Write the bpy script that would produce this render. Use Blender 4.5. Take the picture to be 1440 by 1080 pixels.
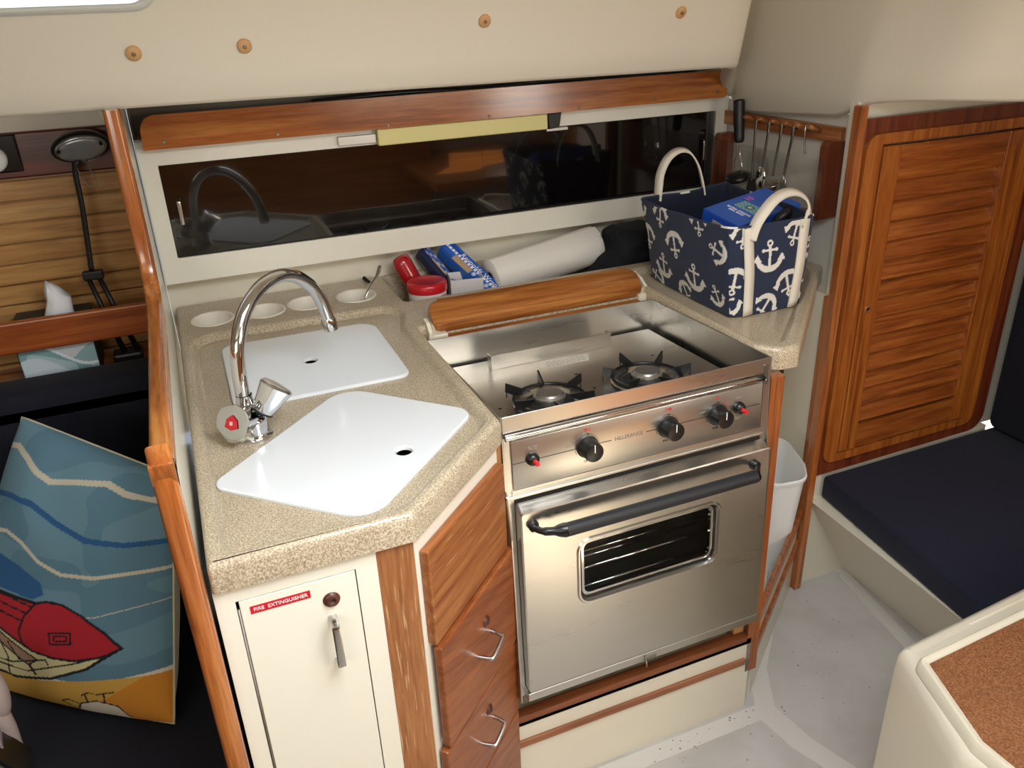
import bpy, bmesh, math, random
from mathutils import Vector, Matrix
R = math.radians
PI = math.pi
scene = bpy.context.scene
C = scene.collection
for o in list(bpy.data.objects): bpy.data.objects.remove(o)

# ------------------------------------------------------------------ camera
cam_d = bpy.data.cameras.new('camera'); cam = bpy.data.objects.new('camera', cam_d); C.objects.link(cam)
cam_d.sensor_width = 36; cam_d.lens = 36 * 1143 / 1440; cam_d.clip_start = 0.02
yaw, pit, rol = -0.376778, -0.436057, -0.04279
fw = Vector((-math.sin(yaw)*math.cos(pit), math.cos(yaw)*math.cos(pit), math.sin(pit)))
rt = Vector((math.cos(yaw), math.sin(yaw), 0)); up = rt.cross(fw)
rt2 = math.cos(rol)*rt + math.sin(rol)*up; up2 = -math.sin(rol)*rt + math.cos(rol)*up
cam.matrix_world = Matrix(((rt2.x, up2.x, -fw.x, -0.41769), (rt2.y, up2.y, -fw.y, -1.1163), (rt2.z, up2.z, -fw.z, 1.54639), (0, 0, 0, 1)))
scene.camera = cam

# ------------------------------------------------------------------ colour management, sky, lights
scene.view_settings.view_transform = 'Standard'; scene.view_settings.look = 'None'
scene.view_settings.gamma = 1; scene.view_settings.exposure = 0.0
scene.view_settings.use_curve_mapping = False
w = bpy.data.worlds.new('sky'); scene.world = w; w.use_nodes = True
w.node_tree.nodes['Background'].inputs[0].default_value = (0.75, 0.86, 1.0, 1)
w.node_tree.nodes['Background'].inputs[1].default_value = 1.0

def area(name, loc, target, sx, sy, power, col):
    l = bpy.data.lights.new(name, 'AREA'); l.shape = 'RECTANGLE'; l.size = sx; l.size_y = sy
    l.energy = power; l.color = col
    o = bpy.data.objects.new(name, l); C.objects.link(o); o.location = loc
    o.rotation_euler = (Vector(target) - Vector(loc)).to_track_quat('-Z', 'Y').to_euler()
    return o
area('daylight_hatch', (.12, -.8, 1.95), (.12, -.3, .8), 0.85, 0.7, 30, (0.93, 0.97, 1.0))
area('daylight_companionway', (0.75, -1.85, 1.45), (0.1, 0.3, 0.9), 0.6, 0.45, 9, (1.0, 0.93, 0.80))
area('daylight_port', (1.49, -1.8, 1.08), (0.4, .8, 1.2), 0.3, 0.22, 3, (1.0, 0.95, 0.85))
area('daylight_windows', (-1.2, -1.6, 1.45), (0.1, 0.5, 1.0), 0.9, 0.35, 8, (1.0, 0.95, 0.86))
sl = bpy.data.lights.new('sun', 'SUN'); sl.energy = 24; sl.angle = R(.6); sl.color = (1, .86, .66)
so = bpy.data.objects.new('sun', sl); C.objects.link(so); so.location = (-1, 0, 3)
so.rotation_euler = Vector((.5, -.30, -1.26)).to_track_quat('-Z', 'Y').to_euler()

# ------------------------------------------------------------------ materials
def lin(h):
    h = h.lstrip('#'); v = [int(h[i:i+2], 16)/255 for i in (0, 2, 4)]
    return tuple((c/12.92 if c <= .04045 else ((c+.055)/1.055)**2.4) for c in v) + (1,)
def M(name, col, rough=.5, metal=0., spec=None, coat=0., trans=0., emis=None, estr=0., bump=None, var=None, alpha=None, ior=None, sheen=0, rvar=None):
    m = bpy.data.materials.new(name); m.use_nodes = True
    nt = m.node_tree; b = nt.nodes['Principled BSDF']
    c = lin(col) if isinstance(col, str) else col
    b.inputs['Base Color'].default_value = c; b.inputs['Roughness'].default_value = rough
    b.inputs['Metallic'].default_value = metal
    if spec is not None: b.inputs['Specular IOR Level'].default_value = spec
    b.inputs['Coat Weight'].default_value = coat; b.inputs['Coat Roughness'].default_value = .08
    b.inputs['Transmission Weight'].default_value = trans
    if ior: b.inputs['IOR'].default_value = ior
    if sheen: b.inputs['Sheen Weight'].default_value = sheen
    if alpha is not None: b.inputs['Alpha'].default_value = alpha
    if emis: b.inputs['Emission Color'].default_value = lin(emis); b.inputs['Emission Strength'].default_value = estr
    tc = nt.nodes.new('ShaderNodeTexCoord')
    def noise(scale, vec=(1, 1, 1), det=4):
        mp = nt.nodes.new('ShaderNodeMapping'); mp.inputs['Scale'].default_value = vec
        n = nt.nodes.new('ShaderNodeTexNoise'); n.inputs['Scale'].default_value = scale; n.inputs['Detail'].default_value = det
        nt.links.new(tc.outputs['Object'], mp.inputs[0]); nt.links.new(mp.outputs[0], n.inputs['Vector']); return n
    if var:   # (other colour, scale, stretch vec, lo, hi)
        n = noise(var[1], var[2]); r = nt.nodes.new('ShaderNodeValToRGB')
        r.color_ramp.elements[0].position = var[3]; r.color_ramp.elements[1].position = var[4]
        r.color_ramp.elements[0].color = c; r.color_ramp.elements[1].color = lin(var[0])
        nt.links.new(n.outputs['Fac'], r.inputs[0]); nt.links.new(r.outputs[0], b.inputs['Base Color'])
    if rvar:
        n = noise(rvar[0], rvar[1]); mr = nt.nodes.new('ShaderNodeMapRange')
        mr.inputs['To Min'].default_value = rvar[2]; mr.inputs['To Max'].default_value = rvar[3]
        nt.links.new(n.outputs['Fac'], mr.inputs['Value']); nt.links.new(mr.outputs[0], b.inputs['Roughness'])
    if bump:  # (scale, vec, strength, dist)
        n = noise(bump[0], bump[1]); bn = nt.nodes.new('ShaderNodeBump')
        bn.inputs['Strength'].default_value = bump[2]; bn.inputs['Distance'].default_value = bump[3]
        nt.links.new(n.outputs['Fac'], bn.inputs['Height']); nt.links.new(bn.outputs[0], b.inputs['Normal'])
    return m
def wood(name, c1, c2, c3, axis='X', rough=.35, coat=.3, scale=1., rot=None, wear=None):
    """grain runs along axis"""
    m = bpy.data.materials.new(name); m.use_nodes = True; nt = m.node_tree; b = nt.nodes['Principled BSDF']
    b.inputs['Roughness'].default_value = rough; b.inputs['Coat Weight'].default_value = coat; b.inputs['Coat Roughness'].default_value = .15
    tc = nt.nodes.new('ShaderNodeTexCoord'); mp0 = nt.nodes.new('ShaderNodeMapping')
    if rot: mp0.inputs['Rotation'].default_value = rot
    mp = nt.nodes.new('ShaderNodeMapping')
    s = {'X': (1.2, 22, 22), 'Y': (22, 1.2, 22), 'Z': (22, 22, 1.2)}[axis]
    mp.inputs['Scale'].default_value = [v*scale for v in s]
    nt.links.new(tc.outputs['Object'], mp0.inputs[0]); nt.links.new(mp0.outputs[0], mp.inputs[0])
    n1 = nt.nodes.new('ShaderNodeTexNoise'); n1.inputs['Scale'].default_value = 1.6; n1.inputs['Detail'].default_value = 5; n1.inputs['Distortion'].default_value = .8
    n2 = nt.nodes.new('ShaderNodeTexNoise'); n2.inputs['Scale'].default_value = 9; n2.inputs['Detail'].default_value = 3
    for n in (n1, n2): nt.links.new(mp.outputs[0], n.inputs['Vector'])
    r1 = nt.nodes.new('ShaderNodeValToRGB'); e = r1.color_ramp.elements
    e[0].position = .3; e[0].color = lin(c2); e[1].position = .68; e[1].color = lin(c3)
    k = r1.color_ramp.elements.new(.48); k.color = lin(c1)
    nt.links.new(n1.outputs['Fac'], r1.inputs[0])
    r2 = nt.nodes.new('ShaderNodeValToRGB'); r2.color_ramp.elements[0].position = .35; r2.color_ramp.elements[0].color = (.6, .55, .5, 1)
    r2.color_ramp.elements[1].position = .55; r2.color_ramp.elements[1].color = (1, 1, 1, 1)
    nt.links.new(n2.outputs['Fac'], r2.inputs[0])
    mx = nt.nodes.new('ShaderNodeMix'); mx.data_type = 'RGBA'; mx.blend_type = 'MULTIPLY'; mx.inputs['Factor'].default_value = .55
    nt.links.new(r1.outputs[0], mx.inputs['A']); nt.links.new(r2.outputs[0], mx.inputs['B'])
    out = mx.outputs['Result']
    if wear:   # pale worn streaks
        mp3 = nt.nodes.new('ShaderNodeMapping'); mp3.inputs['Scale'].default_value = [v*scale*3 for v in s]
        nt.links.new(mp0.outputs[0], mp3.inputs[0])
        n3 = nt.nodes.new('ShaderNodeTexNoise'); n3.inputs['Scale'].default_value = 2.5; n3.inputs['Detail'].default_value = 6
        nt.links.new(mp3.outputs[0], n3.inputs['Vector'])
        r3 = nt.nodes.new('ShaderNodeValToRGB'); r3.color_ramp.elements[0].position = wear[1]; r3.color_ramp.elements[1].position = wear[1]+.08
        r3.color_ramp.elements[0].color = (0, 0, 0, 1); r3.color_ramp.elements[1].color = (wear[2],)*3+(1,)
        nt.links.new(n3.outputs['Fac'], r3.inputs[0])
        m3 = nt.nodes.new('ShaderNodeMix'); m3.data_type = 'RGBA'; m3.inputs['B'].default_value = lin(wear[0])
        nt.links.new(r3.outputs[0], m3.inputs['Factor']); nt.links.new(out, m3.inputs['A']); out = m3.outputs['Result']
    nt.links.new(out, b.inputs['Base Color'])
    bn = nt.nodes.new('ShaderNodeBump'); bn.inputs['Strength'].default_value = .12; bn.inputs['Distance'].default_value = .0006
    nt.links.new(n2.outputs['Fac'], bn.inputs['Height']); nt.links.new(bn.outputs[0], b.inputs['Normal'])
    return m
def speckle(name, base, dark, light, rough=.35, sc=900, coat=0):
    m = bpy.data.materials.new(name); m.use_nodes = True; nt = m.node_tree; b = nt.nodes['Principled BSDF']
    b.inputs['Roughness'].default_value = rough; b.inputs['Coat Weight'].default_value = coat
    tc = nt.nodes.new('ShaderNodeTexCoord')
    v = nt.nodes.new('ShaderNodeTexNoise'); v.inputs['Scale'].default_value = sc*.45; v.inputs['Detail'].default_value = 2
    v2 = nt.nodes.new('ShaderNodeTexNoise'); v2.inputs['Scale'].default_value = 14; v2.inputs['Detail'].default_value = 3
    nt.links.new(tc.outputs['Object'], v.inputs['Vector']); nt.links.new(tc.outputs['Object'], v2.inputs['Vector'])
    r = nt.nodes.new('ShaderNodeValToRGB'); e = r.color_ramp.elements
    e[0].position = .33; e[0].color = lin(dark); e[1].position = .68; e[1].color = lin(light); k = e.new(.5); k.color = lin(base)
    nt.links.new(v.outputs['Fac'], r.inputs[0])
    mx = nt.nodes.new('ShaderNodeMix'); mx.data_type = 'RGBA'; mx.blend_type = 'MULTIPLY'; mx.inputs['Factor'].default_value = .25
    nt.links.new(r.outputs[0], mx.inputs['A']); nt.links.new(v2.outputs['Fac'], mx.inputs['B'])
    nt.links.new(mx.outputs['Result'], b.inputs['Base Color'])
    return m
def attrmat(name, rough=.8, bump=None, sheen=0, coat=0):
    m = M(name, '#ffffff', rough, bump=bump, sheen=sheen, coat=coat); nt = m.node_tree
    a = nt.nodes.new('ShaderNodeVertexColor'); a.layer_name = 'Col'
    nt.links.new(a.outputs['Color'], nt.nodes['Principled BSDF'].inputs['Base Color']); return m

gel = M('cream gelcoat', '#DED7C4', .28, coat=.2, bump=(60, (1, 1, 1), .05, .001))
liner = M('textured headliner', '#DAD3C2', .55, bump=(260, (1, 1, 1), .12, .0006))
liner_side = M('grey headliner', '#D2CDC2', .5, bump=(260, (1, 1, 1), .12, .0006))
white_pnl = M('white laminate', '#E9E5D6', .3, coat=.15)
floor_m = M('nonskid floor', '#BDBAB6', .5, var=('#AFABA5', 7, (1, 1, 1), .4, .65), bump=(420, (1, 1, 1), .3, .0006))
grime = M('scuff grime', '#7C776F', .8)
stone = speckle('speckled countertop', '#BDAD92', '#95846A', '#DCCFB8', .3, 900, .15)
teak = wood('teak', '#9F5E28', '#7A4219', '#B87A3C', 'X', scale=1.7)
teak_z = wood('teak upright', '#945026', '#703A18', '#AB6936', 'Z', scale=1.7)
teak_y = wood('teak lengthwise', '#A06233', '#7A4622', '#B87F4B', 'Y', scale=1.7)
teak_worn = wood('worn teak', '#9C6438', '#895326', '#AB7546', 'Z', .5, .05, 1.5, wear=('#D9B58A', .6, .55))
teak_diag = wood('worn teak drawer', '#96582A', '#854A20', '#A66B38', 'X', .5, .05, 1.8, rot=(0, 0, R(-44)), wear=('#D9B58A', .64, .4))
teak_diag2 = wood('teak drawer sloping grain', '#8C4B22', '#7A3E19', '#9C5B2E', 'X', .42, .15, 1.8, rot=(R(28), 0, R(-44)))
trimwood = wood('varnished trim', '#AE672C', '#8B4C1D', '#C2803E', 'Y', .22, .6, 1.6)
trimwood_z = wood('varnished trim upright', '#A65E2C', '#7F431B', '#BB773C', 'Z', .22, .6, 1.6)
mahog = wood('mahogany board', '#5A2417', '#3F150D', '#70331F', 'X', .3, .4)
rackwood = wood('rack side wood', '#7C3B22', '#662D18', '#8C4A2C', 'Z', .4, .2)
louvre = wood('louvre teak', '#964E1C', '#743810', '#AE662A', 'X', .35, .3, 1.8)
louvre_z = wood('louvre stile teak', '#A0561B', '#7E3F11', '#B66E2B', 'Z', .35, .3, 1.8)
doorframe = wood('door frame mahogany', '#6E3018', '#561F0E', '#80401F', 'Z', .35, .25, 1.5)  # mahogany, made darker to stand in for shade over the door
pine = wood('pine planks', '#B5864C', '#9A6A34', '#CBA066', 'X', .35, .3)
steel = M('brushed stainless', '#C9C6C0', .3, 1., rvar=(5, (1, 8, 8), .24, .34))
steel_dark = M('dark stainless', '#8C8983', .35, 1., rvar=(6, (1, 1, 3), .28, .5))  # darker, rougher stainless for the stove body and small fittings
chrome = M('chrome', '#D5D6D8', .07, 1.)
nickel = M('satin nickel', '#BDBAB4', .22, 1.)
black = M('black enamel', '#141414', .3)
blackpl = M('black plastic', '#161618', .42)
blackfab = M('black cloth', '#101116', .9, bump=(200, (1, 1, 1), .3, .001))
smoke = M('smoked glass', '#0B0908', .02, spec=.5, coat=1.0)
void_shade = M('painted recess shade', '#1A1714', .8)  # near-black colour painting the shade in gaps, holes and hollows
whitepl = M('white plastic', '#E8E8E6', .3)
lidm = M('white cutting board', '#DFE3E6', .22, coat=.2)
cupm = M('white cup liner', '#E6DED0', .3)
alu = M('pale aluminium', '#BBB9B4', .35, 1.)
red = M('red plastic', '#C01322', .3, coat=.3)
redbtn = M('red button', '#C8202A', .35)
brown = M('brown rosette', '#4A2318', .4)
navy = M('navy upholstery', '#050C26', .9, bump=(500, (1, 1, 1), .5, .0012), sheen=.05)
navyd = M('dark navy upholstery', '#04081A', .9, bump=(500, (1, 1, 1), .5, .0012), sheen=.03)
cork = speckle('brown nonslip pad', '#93603F', '#774A2E', '#AE7A54', .4, 700)
paper = M('paper towel', '#E4DDD0', .9, bump=(120, (1, 1, 1), .5, .0015))
tissue = M('tissue', '#EDEDF0', .9, bump=(30, (1, 1, 1), .3, .002))
canvas = M('cotton webbing', '#DDD4C4', .85, bump=(900, (1, 1, 1), .3, .0005))
tubelens = M('yellowed tube diffuser', '#DDD48E', .35)
clear = M('clear acrylic', '#E9F0EE', .03, trans=1., ior=1.3, alpha=.28)
glass = M('oven glass', '#FFFFFF', .02, trans=1., ior=1.15)
lens = M('clear ribbed lens', '#B8BCC0', .2, .3, trans=.4, bump=(120, (6, 1, 1), .4, .001))
ink = M('black print', '#2A2724', .5)
inkgrey = M('grey print', '#8E8C86', .5)
redprint = M('red print', '#C23A32', .5)
whiteprint = M('white print', '#F2F0EC', .5)
redlabel = M('red label', '#C4122A', .4)
screw = M('screw head', '#8A7A62', .35, .9)
plug = M('teak plug', '#C79A68', .5)

# ------------------------------------------------------------------ mesh helpers
def V(*a): return Vector(a)
def bm_new(): return bmesh.new()
def box(bm, x0, x1, y0, y1, z0, z1, bev=0., seg=2, mi=0):
    vs = [bm.verts.new((x, y, z)) for x in (x0, x1) for y in (y0, y1) for z in (z0, z1)]
    idx = [(0, 1, 3, 2), (4, 6, 7, 5), (0, 4, 5, 1), (2, 3, 7, 6), (0, 2, 6, 4), (1, 5, 7, 3)]
    fs = [bm.faces.new([vs[i] for i in f]) for f in idx]
    for f in fs: f.material_index = mi
    if bev:
        es = list({e for f in fs for e in f.edges})
        bmesh.ops.bevel(bm, geom=es, offset=bev, segments=seg, profile=.5, affect='EDGES', material=-1)
    return bm
def obox(bm, cen, ax, ay, az, hx, hy, hz, bev=0., seg=2):
    """oriented box: axes ax, ay, az (unit), half sizes"""
    ax, ay, az = Vector(ax).normalized(), Vector(ay).normalized(), Vector(az).normalized(); cen = Vector(cen)
    vs = [bm.verts.new(cen + ax*hx*sx + ay*hy*sy + az*hz*sz) for sx in (-1, 1) for sy in (-1, 1) for sz in (-1, 1)]
    idx = [(0, 1, 3, 2), (4, 6, 7, 5), (0, 4, 5, 1), (2, 3, 7, 6), (0, 2, 6, 4), (1, 5, 7, 3)]
    fs = [bm.faces.new([vs[i] for i in f]) for f in idx]
    if bev:
        bmesh.ops.bevel(bm, geom=list({e for f in fs for e in f.edges}), offset=bev, segments=seg, profile=.5, affect='EDGES', material=-1)
    bmesh.ops.recalc_face_normals(bm, faces=bm.faces[:])
    return bm
def prism(bm, pts, ext, bev=0., seg=2, mi=0):
    """polygon of 3D points extruded by vector ext"""
    ext = Vector(ext); a = [bm.verts.new(p) for p in pts]; b = [bm.verts.new(Vector(p)+ext) for p in pts]
    n = len(pts); fs = [bm.faces.new(a), bm.faces.new(b[::-1])]
    for i in range(n): fs.append(bm.faces.new((a[i], b[i], b[(i+1) % n], a[(i+1) % n])))
    for f in fs: f.material_index = mi
    if bev:
        es = [e for e in fs[0].edges] + [e for e in fs[1].edges]
        bmesh.ops.bevel(bm, geom=es, offset=bev, segments=seg, profile=.5, affect='EDGES', material=-1)
    bmesh.ops.recalc_face_normals(bm, faces=bm.faces[:])
    return bm
def tube(bm, pts, rad, seg=12, caps=True, mi=0, flat=1.):
    pts = [Vector(p) for p in pts]; n = len(pts)
    rs = rad if isinstance(rad, (list, tuple)) else [rad]*n
    T = []
    for i in range(n):
        t = (pts[min(i+1, n-1)] - pts[max(i-1, 0)])
        T.append(t.normalized() if t.length > 1e-9 else Vector((0, 0, 1)))
    u = T[0].orthogonal().normalized(); rings = []
    for i in range(n):
        if i: u = (u - T[i]*u.dot(T[i])).normalized()
        v = T[i].cross(u)
        rings.append([bm.verts.new(pts[i] + (u*math.cos(a)*flat + v*math.sin(a))*rs[i]) for a in [2*PI*k/seg for k in range(seg)]])
    for i in range(n-1):
        for k in range(seg):
            f = bm.faces.new((rings[i][k], rings[i][(k+1) % seg], rings[i+1][(k+1) % seg], rings[i+1][k])); f.smooth = True; f.material_index = mi
    if caps:
        for r_, rev in ((rings[0], True), (rings[-1], False)):
            f = bm.faces.new(r_[::-1] if rev else r_); f.material_index = mi
    return bm
def lathe(bm, prof, org=(0, 0, 0), axis=(0, 0, 1), seg=32, mi=0, sx=1., sy=1., close=False):
    """prof: list of (radius, height) along axis"""
    org = Vector(org); az = Vector(axis).normalized()
    ax = Vector((1, 0, 0)) if abs(az.z) > .99 else az.orthogonal().normalized(); ay = az.cross(ax)
    rings = []
    for r, h in prof:
        if r < 1e-6: rings.append([bm.verts.new(org + az*h)])
        else: rings.append([bm.verts.new(org + az*h + ax*math.cos(2*PI*k/seg)*r*sx + ay*math.sin(2*PI*k/seg)*r*sy) for k in range(seg)])
    for i in range(len(prof)-1):
        a, b = rings[i], rings[i+1]
        for k in range(seg):
            k2 = (k+1) % seg
            q = [a[0]] if len(a) == 1 else [a[k], a[k2]]
            q2 = [b[0]] if len(b) == 1 else [b[k2], b[k]]
            if len(q)+len(q2) < 3: continue
            f = bm.faces.new(q+q2); f.smooth = True; f.material_index = mi
    for r_ in (rings[0], rings[-1]):
        if len(r_) > 1 and not close:
            pass
    return bm
def smooth_path(pts, n=8):
    """Catmull-Rom through pts"""
    P = [Vector(p) for p in pts]; out = []
    for i in range(len(P)-1):
        p0 = P[max(i-1, 0)]; p1 = P[i]; p2 = P[i+1]; p3 = P[min(i+2, len(P)-1)]
        for k in range(n):
            t = k/n
            out.append(.5*((2*p1)+(p2-p0)*t+(2*p0-5*p1+4*p2-p3)*t*t+(3*p1-p0-3*p2+p3)*t**3))
    out.append(P[-1]); return out
def rpoly(pts, r, n=6):
    """round corners of 2D polygon; r number or list"""
    out = []; N = len(pts)
    for i in range(N):
        p = Vector(pts[i]); a = Vector(pts[i-1]); b = Vector(pts[(i+1) % N])
        rr = r[i] if isinstance(r, (list, tuple)) else r
        if rr <= 0: out.append(tuple(p)); continue
        u = (a-p).normalized(); v = (b-p).normalized(); ang = u.angle(v)
        d = min(rr/math.tan(ang/2), (a-p).length*.49, (b-p).length*.49); rr2 = d*math.tan(ang/2)
        c = p + (u+v).normalized()*(rr2/math.sin(ang/2))
        s = p+u*d - c; e = p+v*d - c
        a0 = math.atan2(s.y, s.x); a1 = math.atan2(e.y, e.x); da = (a1-a0+PI) % (2*PI) - PI
        for k in range(n+1):
            t = a0+da*k/n; out.append((c.x+rr2*math.cos(t), c.y+rr2*math.sin(t)))
    return out
def offs(poly, d):
    """inward offset for CCW polygon"""
    N = len(poly); out = []
    for i in range(N):
        p = Vector(poly[i]); a = Vector(poly[i-1]); b = Vector(poly[(i+1) % N])
        e1 = (p-a).normalized(); e2 = (b-p).normalized()
        n1 = Vector((-e1.y, e1.x)); n2 = Vector((-e2.y, e2.x)); m = n1+n2
        if m.length < 1e-6: m = n1.copy()
        m.normalize(); k = max(m.dot(n1), .35)
        out.append((p.x+m.x*d/k, p.y+m.y*d/k))
    return out
def circ(cx, cy, r, n=32, ry=None): return [(cx+r*math.cos(2*PI*k/n), cy+(ry or r)*math.sin(2*PI*k/n)) for k in range(n)]
def ring(bm, poly, z): return [bm.verts.new((x, y, z)) for x, y in poly]
def bridge(bm, a, b, sm=True, mi=0):
    n = len(a)
    for i in range(n):
        f = bm.faces.new((a[i], a[(i+1) % n], b[(i+1) % n], b[i])); f.smooth = sm; f.material_index = mi
def fill(bm, loops, mi=0):
    lay = bm.faces.layers.int.get('flat') or bm.faces.layers.int.new('flat')
    es = []
    for L in loops:
        for i in range(len(L)):
            e = bm.edges.get((L[i], L[(i+1) % len(L)])) or bm.edges.new((L[i], L[(i+1) % len(L)])); es.append(e)
    r = bmesh.ops.triangle_fill(bm, use_beauty=True, use_dissolve=False, edges=es)
    for g in r['geom']:
        if isinstance(g, bmesh.types.BMFace): g.material_index = mi; g[lay] = 1
def xz(bm, m=None): pass

WORLD = {}
def link(o, loc, parent):
    C.objects.link(o); base = WORLD.get(parent.name, Vector()) if parent else Vector()
    o.location = Vector(loc) - base; WORLD[o.name] = Vector(loc)
    if parent: o.parent = parent
def obj(name, bm, mat, parent=None, label=None, smooth=None, recalc=True, origin=None):
    """bm in world coordinates; linked as one mesh object"""
    if recalc: bmesh.ops.recalc_face_normals(bm, faces=bm.faces[:])
    base = Vector(origin) if origin is not None else (WORLD[parent.name] if parent else Vector())
    bmesh.ops.translate(bm, vec=-base, verts=bm.verts[:])
    me = bpy.data.meshes.new(name); bm.to_mesh(me); bm.free()
    for mt in (mat if isinstance(mat, (list, tuple)) else [mat]): me.materials.append(mt)
    if smooth:
        me.shade_smooth(); me.set_sharp_from_angle(angle=smooth)
        if 'flat' in me.attributes:
            fa = [a.value for a in me.attributes['flat'].data]
            for p_, v_ in zip(me.polygons, fa):
                if v_: p_.use_smooth = False
    o = bpy.data.objects.new(name, me); link(o, base, parent)
    if label: o['label'] = label
    return o
def thing(name, label, cat, loc, group=None):
    o = bpy.data.objects.new(name, None); o.empty_display_size = .02; link(o, loc, None)
    o['label'] = label; o['category'] = cat
    if group: o['group'] = group
    return o
def tag(o, label, cat, group=None):
    o['label'] = label; o['category'] = cat
    if group: o['group'] = group
    return o
def struct(o, label=None, cat=None):
    o['kind'] = 'structure'
    if label: o['label'] = label
    if cat: o['category'] = cat
    return o
def text(body, size, mat, name, parent, origin, xdir, ydir, label=None, ext=.0003, align='CENTER', sx=1.):
    cu = bpy.data.curves.new('t', 'FONT'); cu.body = body; cu.size = size; cu.align_x = align; cu.align_y = 'CENTER'; cu.extrude = ext; cu.resolution_u = 3
    to = bpy.data.objects.new('t', cu); C.objects.link(to)
    dg = bpy.context.evaluated_depsgraph_get(); me = bpy.data.meshes.new_from_object(to.evaluated_get(dg))
    bpy.data.objects.remove(to); bm = bmesh.new(); bm.from_mesh(me)
    xd = Vector(xdir).normalized(); yd = Vector(ydir).normalized(); zd = xd.cross(yd)
    for v in bm.verts:
        c = v.co.copy(); v.co = Vector(origin) + xd*c.x*sx + yd*c.y + zd*c.z
    return obj(name, bm, mat, parent, label, recalc=False)
def grid(bm, f, nu, nv, colf=None, lay=None, smooth=True, closed_u=False):
    vs = [[bm.verts.new(f(i/nu, j/nv)) for i in range(nu + (0 if closed_u else 1))] for j in range(nv+1)]
    W = len(vs[0])
    for j in range(nv):
        for i in range(nu):
            i2 = (i+1) % W if closed_u else i+1
            fc = bm.faces.new((vs[j][i], vs[j][i2], vs[j+1][i2], vs[j+1][i])); fc.smooth = smooth
            if colf:
                uv = ((i/nu, j/nv), ((i+1)/nu, j/nv), ((i+1)/nu, (j+1)/nv), (i/nu, (j+1)/nv))
                for lp, q in zip(fc.loops, uv): lp[lay] = colf(*q)
    return vs

# =================================================================== SETTING
FZ = .03
b = bm_new(); box(b, -2.2, 2.3, -2.3, 1.1, FZ-.05, FZ)
fl = struct(obj('floor', b, floor_m), 'scuffed white nonskid cabin sole')
b = bm_new()
for pts in ([(.40, -.008), (.60, -.008), (.655, .09), (.97, .385), (1.14, .36), (1.14, .33), (.975, .345), (.70, .075), (.64, -.03), (.655, -.14), (.71, -.30), (.66, -.30), (.60, -.14), (.585, -.05), (.40, -.05)],
            [(.0, -.008), (.40, -.008), (.40, -.05), (.0, -.05)], [(1.14, .34), (1.16, .34), (1.08, -.10), (1.04, -.10), (1.12, .31)]):
    prism(b, [(x, y, FZ) for x, y in pts], (0, 0, .0012))
obj('smooth_border', b, M('sole border', '#CBC7C1', .35), fl, 'smooth glossy border strip')
random.seed(5); b = bm_new()
for k in range(90):
    if k < 45: x = random.uniform(.3, .66); y = -.01 - abs(random.gauss(0, .05))
    else: t = random.random(); x = .62+t*.5 + random.uniform(-.02, .12); y = -.05+t*.42 - abs(random.gauss(0, .08))
    r = random.uniform(.0006, .003); a = random.uniform(0, PI); e = random.uniform(.3, 1)
    prism(b, [(x+r*math.cos(a+q)*(1 if k_ % 2 else .6), y+r*e*math.sin(a+q), FZ+.0013) for k_, q in enumerate([0, 1.2, 2.3, 3.4, 4.6, 5.4])], (0, 0, .0002))
obj('scuff_mark', b, grime, fl, 'dark scuff marks')
b = bm_new()   # walls behind the camera and at the ends
box(b, -2.2, 2.3, -2.35, -2.3, FZ, 1.8); struct(obj('wall_port', b, liner_side))
b = bm_new(); box(b, -2.2, 1.0, -2.3, -1.95, FZ, .95); box(b, 1.75, 2.3, -2.3, -1.4, FZ, 1.2); box(b, .80, 1.70, -2.28, -1.20, .70, .74)  # last slab: unseen table added to catch a sun patch for the glass reflection
struct(obj('trim_1', b, teak))
b = bm_new(); box(b, -2.25, -2.2, -2.3, 1.1, FZ, 1.8); struct(obj('wall_aft', b, liner_side))
b = bm_new(); box(b, 1.40, 1.43, -.80, -.30, FZ, 1.75); struct(obj('shade_panel', b, liner_side))  # unseen panel added to shade the right side of the louvred door
b = bm_new(); box(b, 2.3, 2.35, -2.3, 1.1, FZ, 1.8); struct(obj('wall_forward', b, liner_side))

# coach roof side moulding, one skin that turns the corner over the utensil rack and the louvred door
path = [(-2.2, .5, 1.41, -2.2, .40, 1.66), (-.8, .5, 1.41, -.8, .40, 1.66), (0, .5, 1.405, 0, .40, 1.66), (.62, .5, 1.40, .60, .40, 1.66), (.785, .503, 1.398, .77, .42, 1.66),
        (.832, .545, 1.390, .82, .47, 1.66), (.935, .69, 1.365, .89, .57, 1.66), (1.008, .80, 1.31, .93, .62, 1.66), (1.004, .765, 1.272, .945, .57, 1.66), (1.0, .70, 1.268, .955, .52, 1.66), (1.0, .46, 1.282, .970, .36, 1.66), (.997, .39, 1.289, .98, .29, 1.66),
        (.993, .338, 1.310, .995, .24, 1.66), (1.005, .27, 1.325, 1.02, .18, 1.66), (1.036, .15, 1.335, 1.06, .07, 1.66), (1.085, .07, 1.337, 1.11, -.01, 1.66), (1.14, .0, 1.338, 1.17, -.07, 1.66), (1.3, -.12, 1.335, 1.33, -.18, 1.66), (2.3, -.3, 1.30, 2.3, -.33, 1.66)]
B = smooth_path([p[:3] for p in path], 6); T = smooth_path([p[3:] for p in path], 6)
b = bm_new(); rows = []
n = len(B)
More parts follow.
